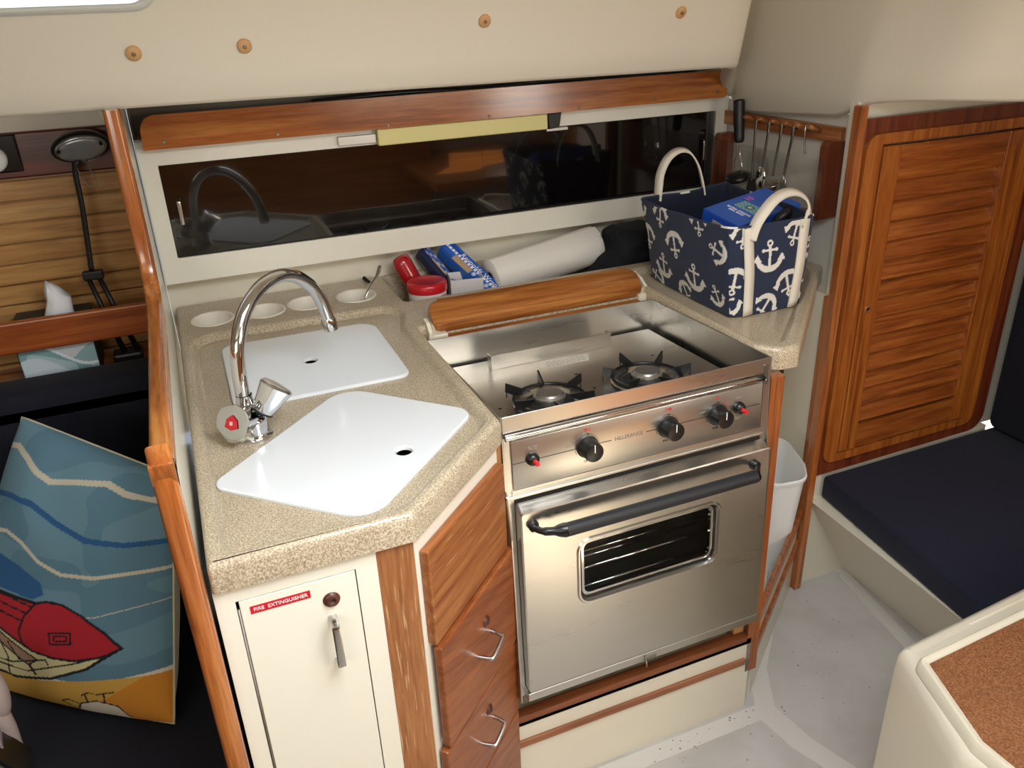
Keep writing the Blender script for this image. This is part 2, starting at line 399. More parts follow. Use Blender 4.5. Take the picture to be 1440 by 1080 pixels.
for i in range(n):
    bo, to = B[i], T[i]
    tg = (B[min(i+1, n-1)]-B[max(i-1, 0)]); tg.z = 0; tg.normalize(); out = Vector((-tg.y, tg.x, 0))
    col = []
    depth = .42 if bo.x < .76 else (.03 if bo.x < 1.02 and bo.y > .28 else .5)
    col.append(bo + out*depth + Vector((0, 0, .02))); col.append(bo + out*.02 + Vector((0, 0, .0)))
    col.append(bo + out*.008 + Vector((0, 0, .001))); col.append(bo + Vector((0, 0, .008)))
    for k in range(1, 7):
        t = k/6; col.append(bo.lerp(to, t) + Vector((0, 0, .008*(1-t))))
    col.append(to - out*.04 + Vector((0, 0, .05))); col.append(to - out*.12 + Vector((0, 0, .085)))
    col.append(to - out*.2 + Vector((0, 0, .1)))
    rows.append([b.verts.new(v) for v in col])
for i in range(n-1):
    for k in range(len(rows[0])-1):
        f = b.faces.new((rows[i][k], rows[i+1][k], rows[i+1][k+1], rows[i][k+1])); f.smooth = True
ceil = struct(obj('ceiling', b, liner, recalc=False), 'cream moulded cabin headliner')
b = bm_new()   # flat roof with a deck hatch and an added hole shaping a sun patch
holes = [[(-.38, -1.10), (.35, -1.10), (.35, -.40), (-.38, -.40)], [(.45, -1.20), (.60, -1.40), (.75, -1.85), (1.08, -1.75), (.93, -1.35), (.66, -1.20)][::-1]]
lo = [ring(b, [(-2.2, -2.3), (2.3, -2.3), (2.3, 1.1), (-2.2, 1.1)], 1.755)] + [ring(b, h_, 1.755) for h_ in holes]
hi = [ring(b, [(-2.2, -2.3), (2.3, -2.3), (2.3, 1.1), (-2.2, 1.1)], 1.785)] + [ring(b, h_, 1.785) for h_ in holes]
for p, q in zip(lo, hi): bridge(b, p, q, False)
fill(b, lo); fill(b, hi)
obj('roof_panel', b, liner, ceil)
for x, y, z in ((-.44, .463, 1.498), (-.262, .462, 1.50), (.18, .453, 1.521), (.615, .455, 1.519)):
    d = Vector((0, -1, -.39)).normalized(); p = Vector((x, .5-(z-1.405)*.39, z))
    b = bm_new(); lathe(b, [(0, .0035), (.0105, .0035), (.0125, .0015), (.0125, -.006)], p, d, 24)
    pl = obj('plug', b, plug, ceil, 'round teak plug')
    b = bm_new(); lathe(b, [(.0008, .0036), (.0032, .0052), (.0034, .003)], p, d, 12); obj('screw', b, screw, pl)
# port light high on the left
b = bm_new(); pts = rpoly([(-1.05, 1.572), (-.40, 1.572), (-.40, 1.66), (-1.05, 1.66)], .03)
yy = lambda z: .5-(z-1.405)*.39
prism(b, [(x, yy(z)-.003, z) for x, z in pts], (0, .004, 0))
struct(obj('window_1', b, M('daylit window glass', '#DCEBF2', .1, emis='#CFE6F2', estr=1.0)), 'daylit cabin port')
b = bm_new(); o1 = rpoly([(-1.07, 1.560), (-.385, 1.560), (-.385, 1.672), (-1.07, 1.672)], .04)
i1 = rpoly([(-1.05, 1.572), (-.40, 1.572), (-.40, 1.66), (-1.05, 1.66)], .03)
ra = [b.verts.new((x, yy(z)-.002, z)) for x, z in o1]; rb = [b.verts.new((x, yy(z)-.008, z)) for x, z in offs(o1, .004)]
rc = [b.verts.new((x, yy(z)-.008, z)) for x, z in i1]; rd = [b.verts.new((x, yy(z)+.004, z)) for x, z in i1]
bridge(b, ra, rb); bridge(b, rb, rc); bridge(b, rc, rd)
struct(obj('trim_2', b, M('port frame', '#C9CBC4', .35)), 'pale port frame')

# hull-side wall behind the galley, wall by the utensil rack, wall under the louvred door
b = bm_new(); box(b, -.485, 1.06, .885, .93, .60, 1.76); struct(obj('wall_back', b, gel), 'cream wall behind the counter')
b = bm_new(); box(b, 1.03, 1.06, .345, .93, .40, 1.29); struct(obj('wall_right', b, liner_side), 'grey wall behind the hanging utensils')
b = bm_new(); box(b, .985, 1.62, .302, .33, FZ, .387); box(b, .99, 2.3, .318, .34, .387, 1.325); struct(obj('wall_starboard', b, gel), 'white wall under the louvred door')
b = bm_new(); box(b, .985, 1.03, .33, .88, .2, .88); box(b, .576, 1.03, .60, .63, .2, .86); prism(b, [(.577, .02, .15), (.60, .02, .15), (.955, .375, .15), (.985, .60, .15), (.577, .60, .15)], (0, 0, .02))
struct(obj('wall_locker', b, gel), 'cream inside of the bin locker')

# aft bulkhead: varnished cap over a white laminate sheet
prof = [(-.215, FZ), (-.215, 1.02), (-.20, 1.062), (-.165, 1.080), (.20, 1.072), (.40, 1.078), (.455, 1.098), (.485, 1.15), (.492, 1.28), (.497, 1.41), (.90, 1.41), (.90, FZ)]
b = bm_new(); prism(b, [(-.5065, y+(.004 if i < 10 else 0), z-(.004 if 1 < i < 6 else 0)) for i, (y, z) in enumerate(prof)], (.0205, 0, 0))
wl = struct(obj('wall_left', b, white_pnl), 'white laminate bulkhead left of the counter')
sp = smooth_path([(y, 0, z) for y, z in prof[:10]], 5)
sp = [V(-.215, 0, FZ)] + [p for p in sp if p.z > .9]
b = bm_new(); prs = []
for i, p in enumerate(sp):
    t = (sp[min(i+1, len(sp)-1)] - sp[max(i-1, 0)]).normalized(); nn = Vector((-t.z, 0, t.x))  # outward normal in (y,z)
    sec = [(-.5095, -.016), (-.5095, .001), (-.507, .0055), (-.503, .007), (-.4885, .007), (-.4845, .0055), (-.482, .001), (-.482, -.016)]
    prs.append([b.verts.new((x, p.x+nn.x*h, p.z+nn.z*h)) for x, h in sec])
for i in range(len(prs)-1):
    for k in range(8):
        f = b.faces.new((prs[i][k], prs[i][(k+1) % 8], prs[i+1][(k+1) % 8], prs[i+1][k])); f.smooth = True
        f.material_index = 1 if abs(sp[i+1].x-sp[i].x) > abs(sp[i+1].z-sp[i].z) else 0
struct(obj('trim_3', b, [trimwood_z, trimwood], smooth=R(50)), 'varnished wooden cap along the bulkhead edge')

# saloon to the left: plank ceiling, shelf, fiddle rail, settee
b = bm_new(); box(b, -2.2, -.508, .88, .92, .30, 1.27)
for k in range(22):
    z = 1.255 - k*.044
    bmk = box(b, -2.2, -.508, .868, .882, z-.0415, z, .003, 1)
struct(obj('wall_hull', b, pine, recalc=True), 'pine planking of the hull side')
b = bm_new(); box(b, -2.2, -.508, .86, .93, 1.35, 1.76); struct(obj('trim_4', b, gel), 'pale strip above the mahogany board')
b = bm_new(); box(b, -2.2, -.508, .845, .88, 1.262, 1.352, .004); struct(obj('trim_5', b, mahog), 'dark mahogany board under the headliner')
b = bm_new(); prism(b, [(-.508, .86, 1.40), (-.545, .86, 1.40), (-.538, .86, 1.37), (-.522, .86, 1.345), (-.508, .86, 1.335)], (0, -.03, 0), .002)
struct(obj('trim_6', b, gel), 'small cream corner moulding')
b = bm_new(); box(b, -2.2, -.508, .60, .88, .83, .85); struct(obj('trim_7', b, teak), 'wooden shelf behind the settee back')
b = bm_new(); box(b, -2.2, -.508, .715, .733, .932, 1.000, .005, 3); rail = tag(obj('fiddle_rail', b, wood('rail teak sun tint', '#9C4F22', '#7C3814', '#B06531', 'X', .3, .5)), 'varnished wooden rail in front of the tissue box shelf', 'rail')  # redder teak colour carries painted sunlight along the rail
b = bm_new(); box(b, -2.0, -.52, .60, .712, .42, .888, .03, 4); tag(obj('back_cushion', b, navyd, smooth=R(60)), 'dark navy backrest behind the beach pillow', 'cushion')
b = bm_new(); box(b, -2.0, -.52, -.9, .60, .29, .405, .03, 4); tag(obj('settee_cushion', b, navyd, smooth=R(60)), 'dark navy seat cushion under the beach pillow', 'cushion')
b = bm_new(); box(b, -2.0, -.515, -.88, .88, FZ, .29); struct(obj('trim_8', b, gel), 'white settee base on the left')

# =================================================================== COUNTERTOP
A = [(-.476, -.207), (-.210, -.207), (.0, -.004), (.0, .472), (.555, .472), (.555, .060), (.592, .022), (.634, .020), (.952, .332), (.975, .358), (1.028, .40), (1.028, .884), (-.476, .884)]
outl = rpoly(A, [.006, .012, .012, .01, .01, .008, .02, .02, .012, .02, .01, .01, .01], 4)
pockL = rpoly([(-.450, -.180), (-.222, -.180), (-.030, .008), (-.030, .500), (-.005, .590), (-.03, .635), (-.445, .645)], [.012, .03, .03, .05, .03, .04, .05], 5)
pockR = rpoly([(.582, .080), (.612, .056), (.915, .335), (.96, .385), (.985, .44), (.985, .60), (.582, .60)], [.01, .02, .05, .05, .04, .03, .02], 5)
trough = rpoly([(.022, .650), (.970, .650), (.970, .862), (.022, .862)], .012, 4)
lid1 = rpoly([(-.400, .262), (-.076, .262), (-.072, .580), (-.398, .588)], [.03, .025, .045, .03], 7)
lid2 = rpoly([(-.462, .010), (-.262, -.180), (-.020, .065), (-.207, .262)], [.028, .05, .035, .05], 7)
cups = [(-.400, .746), (-.286, .744), (-.186, .750), (-.072, .746)]
b = bm_new()
o0 = ring(b, outl, .885); o1_ = ring(b, outl, .920); o2 = ring(b, offs(outl, .0022), .9262); o3 = ring(b, offs(outl, .0055), .9292); o4 = ring(b, offs(outl, .009), .930)
for p, q in ((o0, o1_), (o1_, o2), (o2, o3), (o3, o4)): bridge(b, p, q)
loops = [o4]; floors = []
for poly in (pockL, pockR):
    rr = [ring(b, offs(poly, -.013), .930), ring(b, offs(poly, -.009), .9285), ring(b, offs(poly, -.005), .924), ring(b, offs(poly, -.0015), .9175), ring(b, offs(poly, .003), .915)]
    for p, q in zip(rr, rr[1:]): bridge(b, p, q)
    loops.append(rr[0]); floors.append(rr[-1])
tr = [ring(b, offs(trough, -.006), .930), ring(b, offs(trough, -.002), .928), ring(b, trough, .922), ring(b, offs(trough, .004), .84)]
for p, q in zip(tr, tr[1:]): bridge(b, p, q)
loops.append(tr[0]); fill(b, [tr[-1]])
for cx, cy in cups:
    r0 = ring(b, circ(cx, cy, .0465, 40, .0500), .930); r1 = ring(b, circ(cx, cy, .0465, 40, .0500), .90); bridge(b, r0, r1); loops.append(r0)
fill(b, loops)
s1 = ring(b, offs(lid1, .012), .915); s1b = ring(b, offs(lid1, .012), .80); s2 = ring(b, offs(lid2, .012), .915); s2b = ring(b, offs(lid2, .012), .80)
bridge(b, s1, s1b); bridge(b, s2, s2b)
fill(b, [floors[0], s1, s2]); fill(b, [floors[1]])
box(b, -.343, -.339, -.126, -.123, .915, .9156)
ct = thing('countertop', 'beige speckled galley countertop with twin sinks under white lids', 'countertop', (0, .3, .885))
obj('slab', b, stone, ct, smooth=R(35))
for cx, cy in cups:
    b = bm_new(); lathe(b, [(.0425, .931), (.0445, .9325), (.047, .932), (.0482, .9303)], (cx, cy, 0), seg=40, sy=1.075)
    lathe(b, [(.0425, .931), (.0415, .925), (.038, .895), (.030, .880), (0, .876)], (cx, cy, 0), seg=40, sy=1.075)
    obj('cup_liner', b, cupm, ct, 'round white cup liner')
for pl_, nm in ((lid1, 'a'), (lid2, 'b')):
    b = bm_new(); q = offs(pl_, .0125); f0 = ring(b, q, .912); f1 = ring(b, offs(q, .01), .78); bridge(b, f0, f1); fill(b, [f1]); obj('sink_bowl', b, M('sink bowl '+nm, '#CFCBC0', .3), ct)
def lid(poly, hx, hy, label):
    b = bm_new(); rr = [ring(b, poly, .9155), ring(b, poly, .9195), ring(b, offs(poly, .0012), .9207), ring(b, offs(poly, .003), .9212)]
    for p, q in zip(rr, rr[1:]): bridge(b, p, q)
    h = [ring(b, circ(hx, hy, .0165, 24), .9212), ring(b, circ(hx, hy, .0135, 24), .9200), ring(b, circ(hx, hy, .0125, 24), .9155)]
    bridge(b, h[1], h[0]); bridge(b, h[2], h[1]); fill(b, [rr[-1], h[0]]); fill(b, [rr[0], h[2]])
    o = obj('sink_lid', b, lidm, None, origin=(hx, hy, .9155), smooth=R(40)); return tag(o, label, 'sink cover', 'white sink lids')
lid(lid1, -.239, .420, 'white rectangular sink lid behind the faucet, nearest the cup holes')
lid(lid2, -.170, -.018, 'white diamond-turned sink lid in front of the faucet by the drawers')

# =================================================================== CABINETS UNDER THE COUNTER
ec = thing('fire_extinguisher_cabinet', 'white base cabinet with fire extinguisher label and one long handle', 'cabinet', (-.37, -.1, FZ))
b = bm_new()
for x0, x1, z0, z1 in ((-.477, -.4525, FZ, .884), (-.2945, -.265, FZ, .884), (-.4525, -.2945, .8615, .884), (-.4525, -.2945, FZ, .15)): box(b, x0, x1, -.2, -.18, z0, z1)
box(b, -.477, -.265, -.18, .45, FZ, .78); obj('carcass', b, white_pnl, ec)
b = bm_new(); box(b, -.4525, -.2945, -.1805, -.18, .15, .8615); obj('gap_shade', b, void_shade, ec, 'dark sheet painted as gap shade')  # dark sheet stands in for shade around the cabinet door
dr = bm_new(); box(dr, -.4485, -.2962, -.2005, -.184, .152, .8600, .0008, 1); d1 = obj('door', dr, white_pnl, ec)
b = bm_new()
tube(b, [(-.4505, -.1985, .155), (-.4505, -.1985, .848)], .0017, 8)
obj('hinge', b, steel_dark, ec, 'long metal piano hinge')
b = bm_new(); box(b, -.4365, -.3585, -.2012, -.2004, .8365, .8485); lb = obj('sign_label', b, redlabel, d1, 'red label with white capital lettering')
text('FIRE  EXTINGUISHER', .0078, whiteprint, 'lettering', d1, (-.3975, -.2014, .8425), (1, 0, 0), (0, 0, 1), sx=.98)
b = bm_new(); lathe(b, [(0, .003), (.004, .003), (.0045, .0055), (.007, .0052), (.0105, .003), (.012, 0)], (-.3325, -.2005, .8235), (0, -1, 0), 28); obj('latch_ring', b, brown, d1, 'brown round finger latch')
def pull(b, p0, p1, n, w, h=.022, th=.0022):
    """flat bar bow handle between two points, standing off along n"""
    p0, p1, n = Vector(p0), Vector(p1), Vector(n).normalized(); t = (p1-p0).normalized(); s = t.cross(n)
    pth = [p0, p0+n*h*.8+t*.003, p0+n*h+t*.009, p1+n*h-t*.009, p1+n*h*.8-t*.003, p1]; pth = smooth_path(pth, 5)
    rs = []
    for i, p in enumerate(pth):
        tt = (pth[min(i+1, len(pth)-1)]-pth[max(i-1, 0)]).normalized(); nn = s.cross(tt)
        rs.append([b.verts.new(p + s*a*w/2 + nn*c*th/2) for a, c in ((-1, -.4), (-.8, -1), (.8, -1), (1, -.4), (1, .4), (.8, 1), (-.8, 1), (-1, .4))])
    for i in range(len(rs)-1):
        for k in range(8):
            f = b.faces.new((rs[i][k], rs[i][(k+1) % 8], rs[i+1][(k+1) % 8], rs[i+1][k])); f.smooth = True
    b.faces.new(rs[0]); b.faces.new(rs[-1][::-1])
b = bm_new(); pull(b, (-.335, -.2005, .797), (-.335, -.2005, .722), (0, -1, 0), .011, .024); obj('handle', b, nickel, d1, 'satin metal bow handle', smooth=R(40))

dc = thing('drawer_cabinet', 'corner cabinet of worn teak drawers between white cabinet and stove', 'cabinet', (-.12, -.05, FZ))
b = bm_new(); prism(b, [(-.209, -.185, FZ), (-.009, .004, FZ), (-.009, .40, FZ), (-.255, .40, FZ), (-.255, -.185, FZ)], (0, 0, .745)); 
prism(b, [(-.2115, -.1995, FZ), (-.004, -.0005, FZ), (-.014, .01, FZ), (-.2215, -.189, FZ)], (0, 0, .853)); obj('carcass', b, white_pnl, dc)
b = bm_new(); prism(b, [(-.2648, -.2008, FZ), (-.2128, -.2008, FZ), (-.2128, -.185, FZ), (-.2648, -.180, FZ)], (0, 0, .854), .001, 1); obj('corner_post', b, teak_worn, dc, 'broad worn teak corner post')
u = Vector((.2075, .199, 0)).normalized(); nrm = Vector((u.y, -u.x, 0)); P0 = Vector((-.2115, -.1995, 0))
L = .2875
b = bm_new(); c0 = P0+u*(L-.006); obox(b, c0+Vector((0, 0, .46))+nrm*.001, u, nrm, (0, 0, 1), .006, .002, .423); obj('end_strip', b, teak_worn, dc)
def drawer(z0, z1, s0, s1, off, mat, handle, label=None):
    b = bm_new(); c = P0 + u*(s0+s1)/2 + nrm*(off+.008) + Vector((0, 0, (z0+z1)/2))
    obox(b, c, u, nrm, (0, 0, 1), (s1-s0)/2, .0075, (z1-z0)/2, .003, 2)
    d = obj('drawer', b, mat, dc, label)
    if handle:
        zc = (z0+z1)/2+handle; fb = P0 + u*(s0+s1)/2*1.03 + nrm*(off+.0155)
        b = bm_new(); pull(b, fb-u*.028+V(0, 0, zc-.026), fb+u*.022+V(0, 0, zc-.012), nrm, .0075, .024, .0055); obj('handle', b, nickel, d, 'satin metal bow handle', smooth=R(40))
        b = bm_new(); lathe(b, [(0, .001), (.0035, .002), (.004, .005), (.006, .0045), (.0095, .002), (.0105, 0)], fb+u*.006+V(0, 0, zc+.022), nrm, 24); obj('latch_ring', b, brown, d, 'brown round finger latch')
drawer(.688, .858, .010, .270, 0, teak_diag, 0, 'worn teak top drawer front without handle')
drawer(.478, .682, .012, .283, .006, teak_diag2, .015)
drawer(.300, .470, .006, .283, .002, teak_diag2, .012)
drawer(.10, .292, .006, .283, .000, teak_diag2, 0)

# stove bay: base, teak edge, toe strip, side post, diagonal slats, back of bay
b = bm_new(); box(b, -.006, .575, .0, .012, FZ, .240); box(b, -.006, .575, .0, .47, .225, .240); box(b, -.006, .575, .46, .47, .24, .85)
box(b, .553, .562, .024, .47, .24, .86)
struct(obj('wall_stove_bay', b, gel), 'cream fibreglass base under the stove')
b = bm_new(); box(b, -.004, .562, -.003, .022, .236, .252, .002); struct(obj('trim_9', b, wood('bay edge teak', '#7E4424', '#5F2F16', '#93552F', 'X', .5, .1)), 'dark teak edge below the stove')
b = bm_new(); box(b, -.008, .562, -.006, .002, .170, .188, .003); struct(obj('trim_10', b, wood('toe strip teak', '#9A6444', '#7F4D31', '#AE7654', 'X', .6, 0)), 'thin teak strip across the white base')
b = bm_new(); box(b, .535, .56, .012, .035, .252, .275, .003); tube(b, [(.525, .02, .27), (.53, .05, .285)], .008, 10); tag(obj('wooden_block', b, plug, None, origin=(.547, .02, .252)), 'small worn wooden block under the stove right corner', 'block')
b = bm_new(); prism(b, [(.566, .0, .140), (.597, .0, .140), (.602, .022, .140), (.571, .022, .140)], (-.011, 0, .745), .002, 1)
struct(obj('trim_11', b, teak_z), 'upright teak post right of the stove')
ud = Vector((.358, .28, 0)).normalized(); nd = Vector((ud.y, -ud.x, 0)); Q0 = Vector((.603, .018, 0)); LD = .450
def dslat(z0, z1, th, s0, s1, off=0): 
    b = bm_new(); obox(b, Q0+ud*(s0+s1)/2+nd*off+V(0, 0, (z0+z1)/2), ud, nd, (0, 0, 1), (s1-s0)/2, th/2, (z1-z0)/2, .002, 1); return b
struct(obj('trim_12', dslat(.262, .292, .012, .0, LD), teak_z), 'upper diagonal teak slat below the bin')
struct(obj('trim_13', dslat(.172, .196, .012, .0, LD), teak_z), 'lower diagonal teak slat below the bin')
b = dslat(FZ, .262, .008, .0, LD, -.006); struct(obj('wall_diagonal', b, gel), 'cream kick panel below the diagonal slats')
b = bm_new(); prism(b, [(.957, .280, FZ), (.978, .280, FZ), (.978, .301, FZ), (.957, .301, FZ)], (.006, 0, 1.293), .004); box(b, .975, .9845, .30, .33, FZ, .88)
struct(obj('trim_14', b, trimwood_z), 'tall varnished post left of the louvred door')
b = bm_new(); tube(b, [(.63, .06, .885), (.63, .06, .870), (.622, .052, .862)], .005, 10); tag(obj('hook', b, blackpl, None, origin=(.63, .06, .885)), 'small black hook under the right counter corner', 'hook')

# waste bin
BP = [(.772, .212), (.868, .200), (.912, .262), (.962, .40), (.83, .43), (.772, .33)]
def bin_ring(b, z, s, r=.04, e=0):
    c = (.855, .32); return ring(b, offs(rpoly([(c[0]+(x-c[0])*s, c[1]+(y-c[1])*s) for x, y in BP], r, 6), -e), z)
b = bm_new(); rr = [bin_ring(b, .171, .74), bin_ring(b, .455, 1.0), bin_ring(b, .455, 1., .04, .004), bin_ring(b, .463, 1., .04, .005), bin_ring(b, .466, 1., .04, .001), bin_ring(b, .462, .97), bin_ring(b, .18, .72)]
for p, q in zip(rr, rr[1:]): bridge(b, p, q)
fill(b, [rr[0]]); fill(b, [rr[-1]])
tag(obj('waste_bin', b, whitepl, None, origin=(.845, .335, .171), smooth=R(50)), 'white plastic waste bin tucked beside the stove post', 'bin')

# =================================================================== LOUVRED DOOR
dt = struct(thing('door_1', 'louvred teak locker door with finger hole', 'door', (1.25, .3, .39)))
def rect_ring(b, o, i, y0, y1, ro, ri):
    """frame in the XZ plane between outer/inner rects, front at y0"""
    po = rpoly(o, ro, 6); pi = rpoly(i, ri, 6)
    fo = [b.verts.new((x, y0, z)) for x, z in po]; fi = [b.verts.new((x, y0, z)) for x, z in pi]
    bo = [b.verts.new((x, y1, z)) for x, z in po]; bi = [b.verts.new((x, y1, z)) for x, z in pi]
    fill(b, [fo, fi]); bridge(b, fo, bo, False); bridge(b, fi, bi, False); fill(b, [bo, bi])
def rc4(x0, x1, z0, z1, dz=0): return [(x0, z0), (x1, z0), (x1, z1+dz), (x0, z1)]
b = bm_new(); rect_ring(b, [(.984, .388), (1.585, .392), (1.585, 1.290), (.984, 1.292)], rc4(1.045, 1.487, .450, 1.232), .293, .302, [.002, .05, .01, .002], .004)
obj('outer_frame', b, doorframe, dt, 'mahogany surround, darkened for shade')
b = bm_new(); rect_ring(b, rc4(.998, 1.530, .425, 1.258), rc4(1.043, 1.489, .448, 1.235), .284, .2935, .035, .004)
obj('rounded_frame', b, louvre_z, dt, 'raised frame with rounded corners')
lf = bm_new()
box(lf, 1.046, 1.098, .280, .298, .452, 1.230, .002); box(lf, 1.436, 1.484, .280, .298, .452, 1.230, .002)
h = obj('stile', lf, louvre_z, dt)
b = bm_new(); box(b, 1.098, 1.436, .283, .297, 1.150, 1.229, .001); box(b, 1.098, 1.436, .283, .297, .453, .520, .001); obj('rail', b, louvre, dt)
b = bm_new()
for k in range(13):
    z = .528 + k*.0478
    prism(b, [(1.096, .309, z+.052), (1.096, .304, z+.055), (1.096, .2805, z+.005), (1.096, .2855, z)], (.342, 0, 0), .001, 1)
box(b, 1.098, 1.436, .312, .314, .50, 1.19)
obj('louvre_panel', b, louvre, dt, 'sloping louvre slats')
b = bm_new(); lathe(b, [(.0045, .0005), (.0085, .0022), (.0105, .0012), (.011, 0)], (1.070, .280, .845), (0, -1, 0), 28); fh = obj('finger_hole', b, teak_z, dt, 'round wooden finger hole ring')
b = bm_new(); lathe(b, [(0, .0003), (.0085, .0008)], (1.070, .280, .845), (0, -1, 0), 20); obj('hole', b, void_shade, fh)

# settee on the right
b = bm_new(); prism(b, [(.985, .302, .312), (1.76, .302, .312), (1.76, .302, FZ), (1.15, .302, FZ)], (-.030, -.57, 0))
struct(obj('trim_15', b, gel), 'white sloping settee base on the right')
b = bm_new(); prism(b, [(1.018, .290, .313), (1.72, .290, .313), (1.72, -.268, .313), (.946, -.268, .313)], (0, 0, .075), .014, 4)
tag(obj('settee_cushion', b, navy, None, origin=(1.3, -.3, .313), smooth=R(60)), 'navy blue seat cushion below the louvred door', 'cushion')
b = bm_new(); box(b, 1.592, 1.72, -.27, .290, .392, 1.15, .03, 4); tag(obj('back_cushion', b, navyd, None, origin=(1.65, -.3, .392), smooth=R(60)), 'near-black navy backrest at the right edge', 'cushion')

# console with brown pad in the foreground
cs = thing('console', 'white moulded console with brown nonslip top in the right foreground', 'console', (.9, -.6, FZ))
top = rpoly([(.602, -.338), (1.35, -.285), (1.35, -1.15), (.53, -1.15), (.52, -.62), (.512, -.545)][::-1], [.02, .02, .02, .02, .02, .045][::-1], 6)
top = [p for p in top]
b = bm_new(); q = [ring(b, offs(top, .0), FZ), ring(b, top, .44), ring(b, offs(top, .002), .470), ring(b, offs(top, .008), .486), ring(b, offs(top, .018), .492), ring(b, offs(top, .030), .490)]
def area2(p): return sum(p[i][0]*p[(i+1) % len(p)][1]-p[(i+1) % len(p)][0]*p[i][1] for i in range(len(p)))
for p, r_ in zip(q, q[1:]): bridge(b, p, r_)
fill(b, [q[-1]]); obj('body', b, gel, cs, smooth=R(50))
tray = rpoly([(.588, -.388), (1.32, -.350), (1.32, -1.12), (.520, -1.12), (.530, -.62), (.528, -.552)][::-1], [.02]*6, 6)
b = bm_new(); q = [ring(b, tray, .490), ring(b, offs(tray, .002), .506), ring(b, offs(tray, .006), .511), ring(b, offs(tray, .013), .511), ring(b, offs(tray, .017), .5065)]
for p, r_ in zip(q, q[1:]): bridge(b, p, r_)
fill(b, [q[-1]]); obj('raised_tray', b, gel, cs, smooth=R(50))
b = bm_new(); pp = offs(tray, .019); q = [ring(b, pp, .506), ring(b, pp, .5085)]; bridge(b, q[0], q[1]); fill(b, [q[1]]); obj('nonslip_pad', b, cork, cs, 'speckled brown nonslip pad')
b = bm_new(); tube(b, [(.76, -.352, .4885), (1.1, -.331, .4885)], .0035, 12, flat=1.); obj('finger_groove', b, M('groove shade', '#D6CDB9', .4), cs)  # rod in a darker tone paints the shade of a recess

# =================================================================== SLIDING-DOOR CABINET ON THE BACK WALL
gc = thing('sliding_cabinet', 'long white wall cabinet with two smoked sliding glass doors', 'cabinet', (.27, .86, 1.0))
b = bm_new(); rect_ring(b, [(-.482, 1.0), (1.025, 1.0), (1.025, 1.300), (-.482, 1.300)], [(-.446, 1.057), (.989, 1.057), (.989, 1.2625), (-.446, 1.2625)], .826, .884, .001, .002)
box(b, -.482, .99, .8262, .884, 1.3003, 1.316); obj('face_frame', b, white_pnl, gc)
b = bm_new(); box(b, -.446, .989, .880, .8835, 1.057, 1.262); box(b, -.446, .989, .832, .88, 1.0572, 1.0595); box(b, -.446, .989, .832, .88, 1.260, 1.2622); obj('inside', b, void_shade, gc, 'inside painted dark as shade')
b = bm_new(); box(b, .9815, .9885, .830, .872, 1.058, 1.262); obj('end_channel', b, alu, gc, 'grey metal end channel')
def pane(x0, x1, y, hx):
    b = bm_new(); box(b, x0, x1, y, y+.005, 1.0585, 1.2615, .0008, 1); p = obj('sliding_door', b, smoke, gc)
    b = bm_new(); pull(b, (hx, y, 1.186), (hx, y, 1.128), (0, -1, 0), .008, .010); obj('handle', b, nickel, p, 'small metal pull', smooth=R(40))
    return p
pane(-.4455, .300, .834, -.420); pane(.286, .981, .846, .962)
b = bm_new()
outp = rpoly([(-.467, 1.3005), (.992, 1.3005), (.988, 1.369), (-.462, 1.369)], [.002, .008, .022, .03], 6)
prism(b, [(x, .790, z) for x, z in outp], (0, .016, 0), .002, 2)
va = obj('valance', b, wood('valance teak', '#AE622A', '#8E491B', '#C17B3C', 'X', .2, .6, 1.8), gc, 'long varnished teak valance board')
for x, z in ((-.424, 1.314), (-.190, 1.309), (.059, 1.307), (.308, 1.306), (.549, 1.308), (.765, 1.312), (.96, 1.317)):
    b = bm_new(); lathe(b, [(0, .0005), (.0016, .0004), (.0034, .0014), (.0042, 0)], (x, .790, z), (0, -1, 0), 14); obj('screw', b, screw, va)
b = bm_new(); box(b, -.482, 1.03, .80, .884, 1.318, 1.322); box(b, -.48, 1.03, .876, .884, 1.32, 1.40)
random.seed(3)
struct(obj('trim_16', b, M('grey shelf liner', '#6E6A5E', .6)), 'grey shelf behind the valance')
# dark cable and clutter strip lying on the shelf behind the valance
b = bm_new(); tube(b, smooth_path([(-.1, .84, 1.364), (.1, .835, 1.371), (.3, .835, 1.366), (.5, .84, 1.372), (.7, .84, 1.366), (.93, .84, 1.372)], 8), .007, 8)
tube(b, smooth_path([(-.1, .85, 1.336), (.3, .86, 1.334), (.93, .85, 1.336)], 8), .012, 8); box(b, -.05, .9, .825, .87, 1.323, 1.350)
tag(obj('cable_bundle', b, blackpl, None, origin=(.4, .85, 1.323)), 'dark cables showing above the valance board', 'cable')
tl = thing('tube_light', 'slim strip light with yellowed diffuser under the teak valance', 'light', (.25, .81, 1.26))
b = bm_new(); box(b, .034, .466, .7985, .8245, 1.2615, 1.299, .003); obj('diffuser', b, tubelens, tl)
b = bm_new(); prism(b, [(.467, .798, 1.299), (.504, .798, 1.299), (.498, .798, 1.2645), (.470, .798, 1.261)], (0, .026, 0), .002); obj('end_cap', b, blackpl, tl, 'black end cap')
b = bm_new(); box(b, .47, .530, .815, .825, 1.2535, 1.261, .001); obj('bracket', b, alu, tl, 'aluminium bracket')
b = bm_new(); box(b, -.056, .033, .812, .825, 1.268, 1.288, .001); obj('bracket', b, alu, tl, 'aluminium bracket')

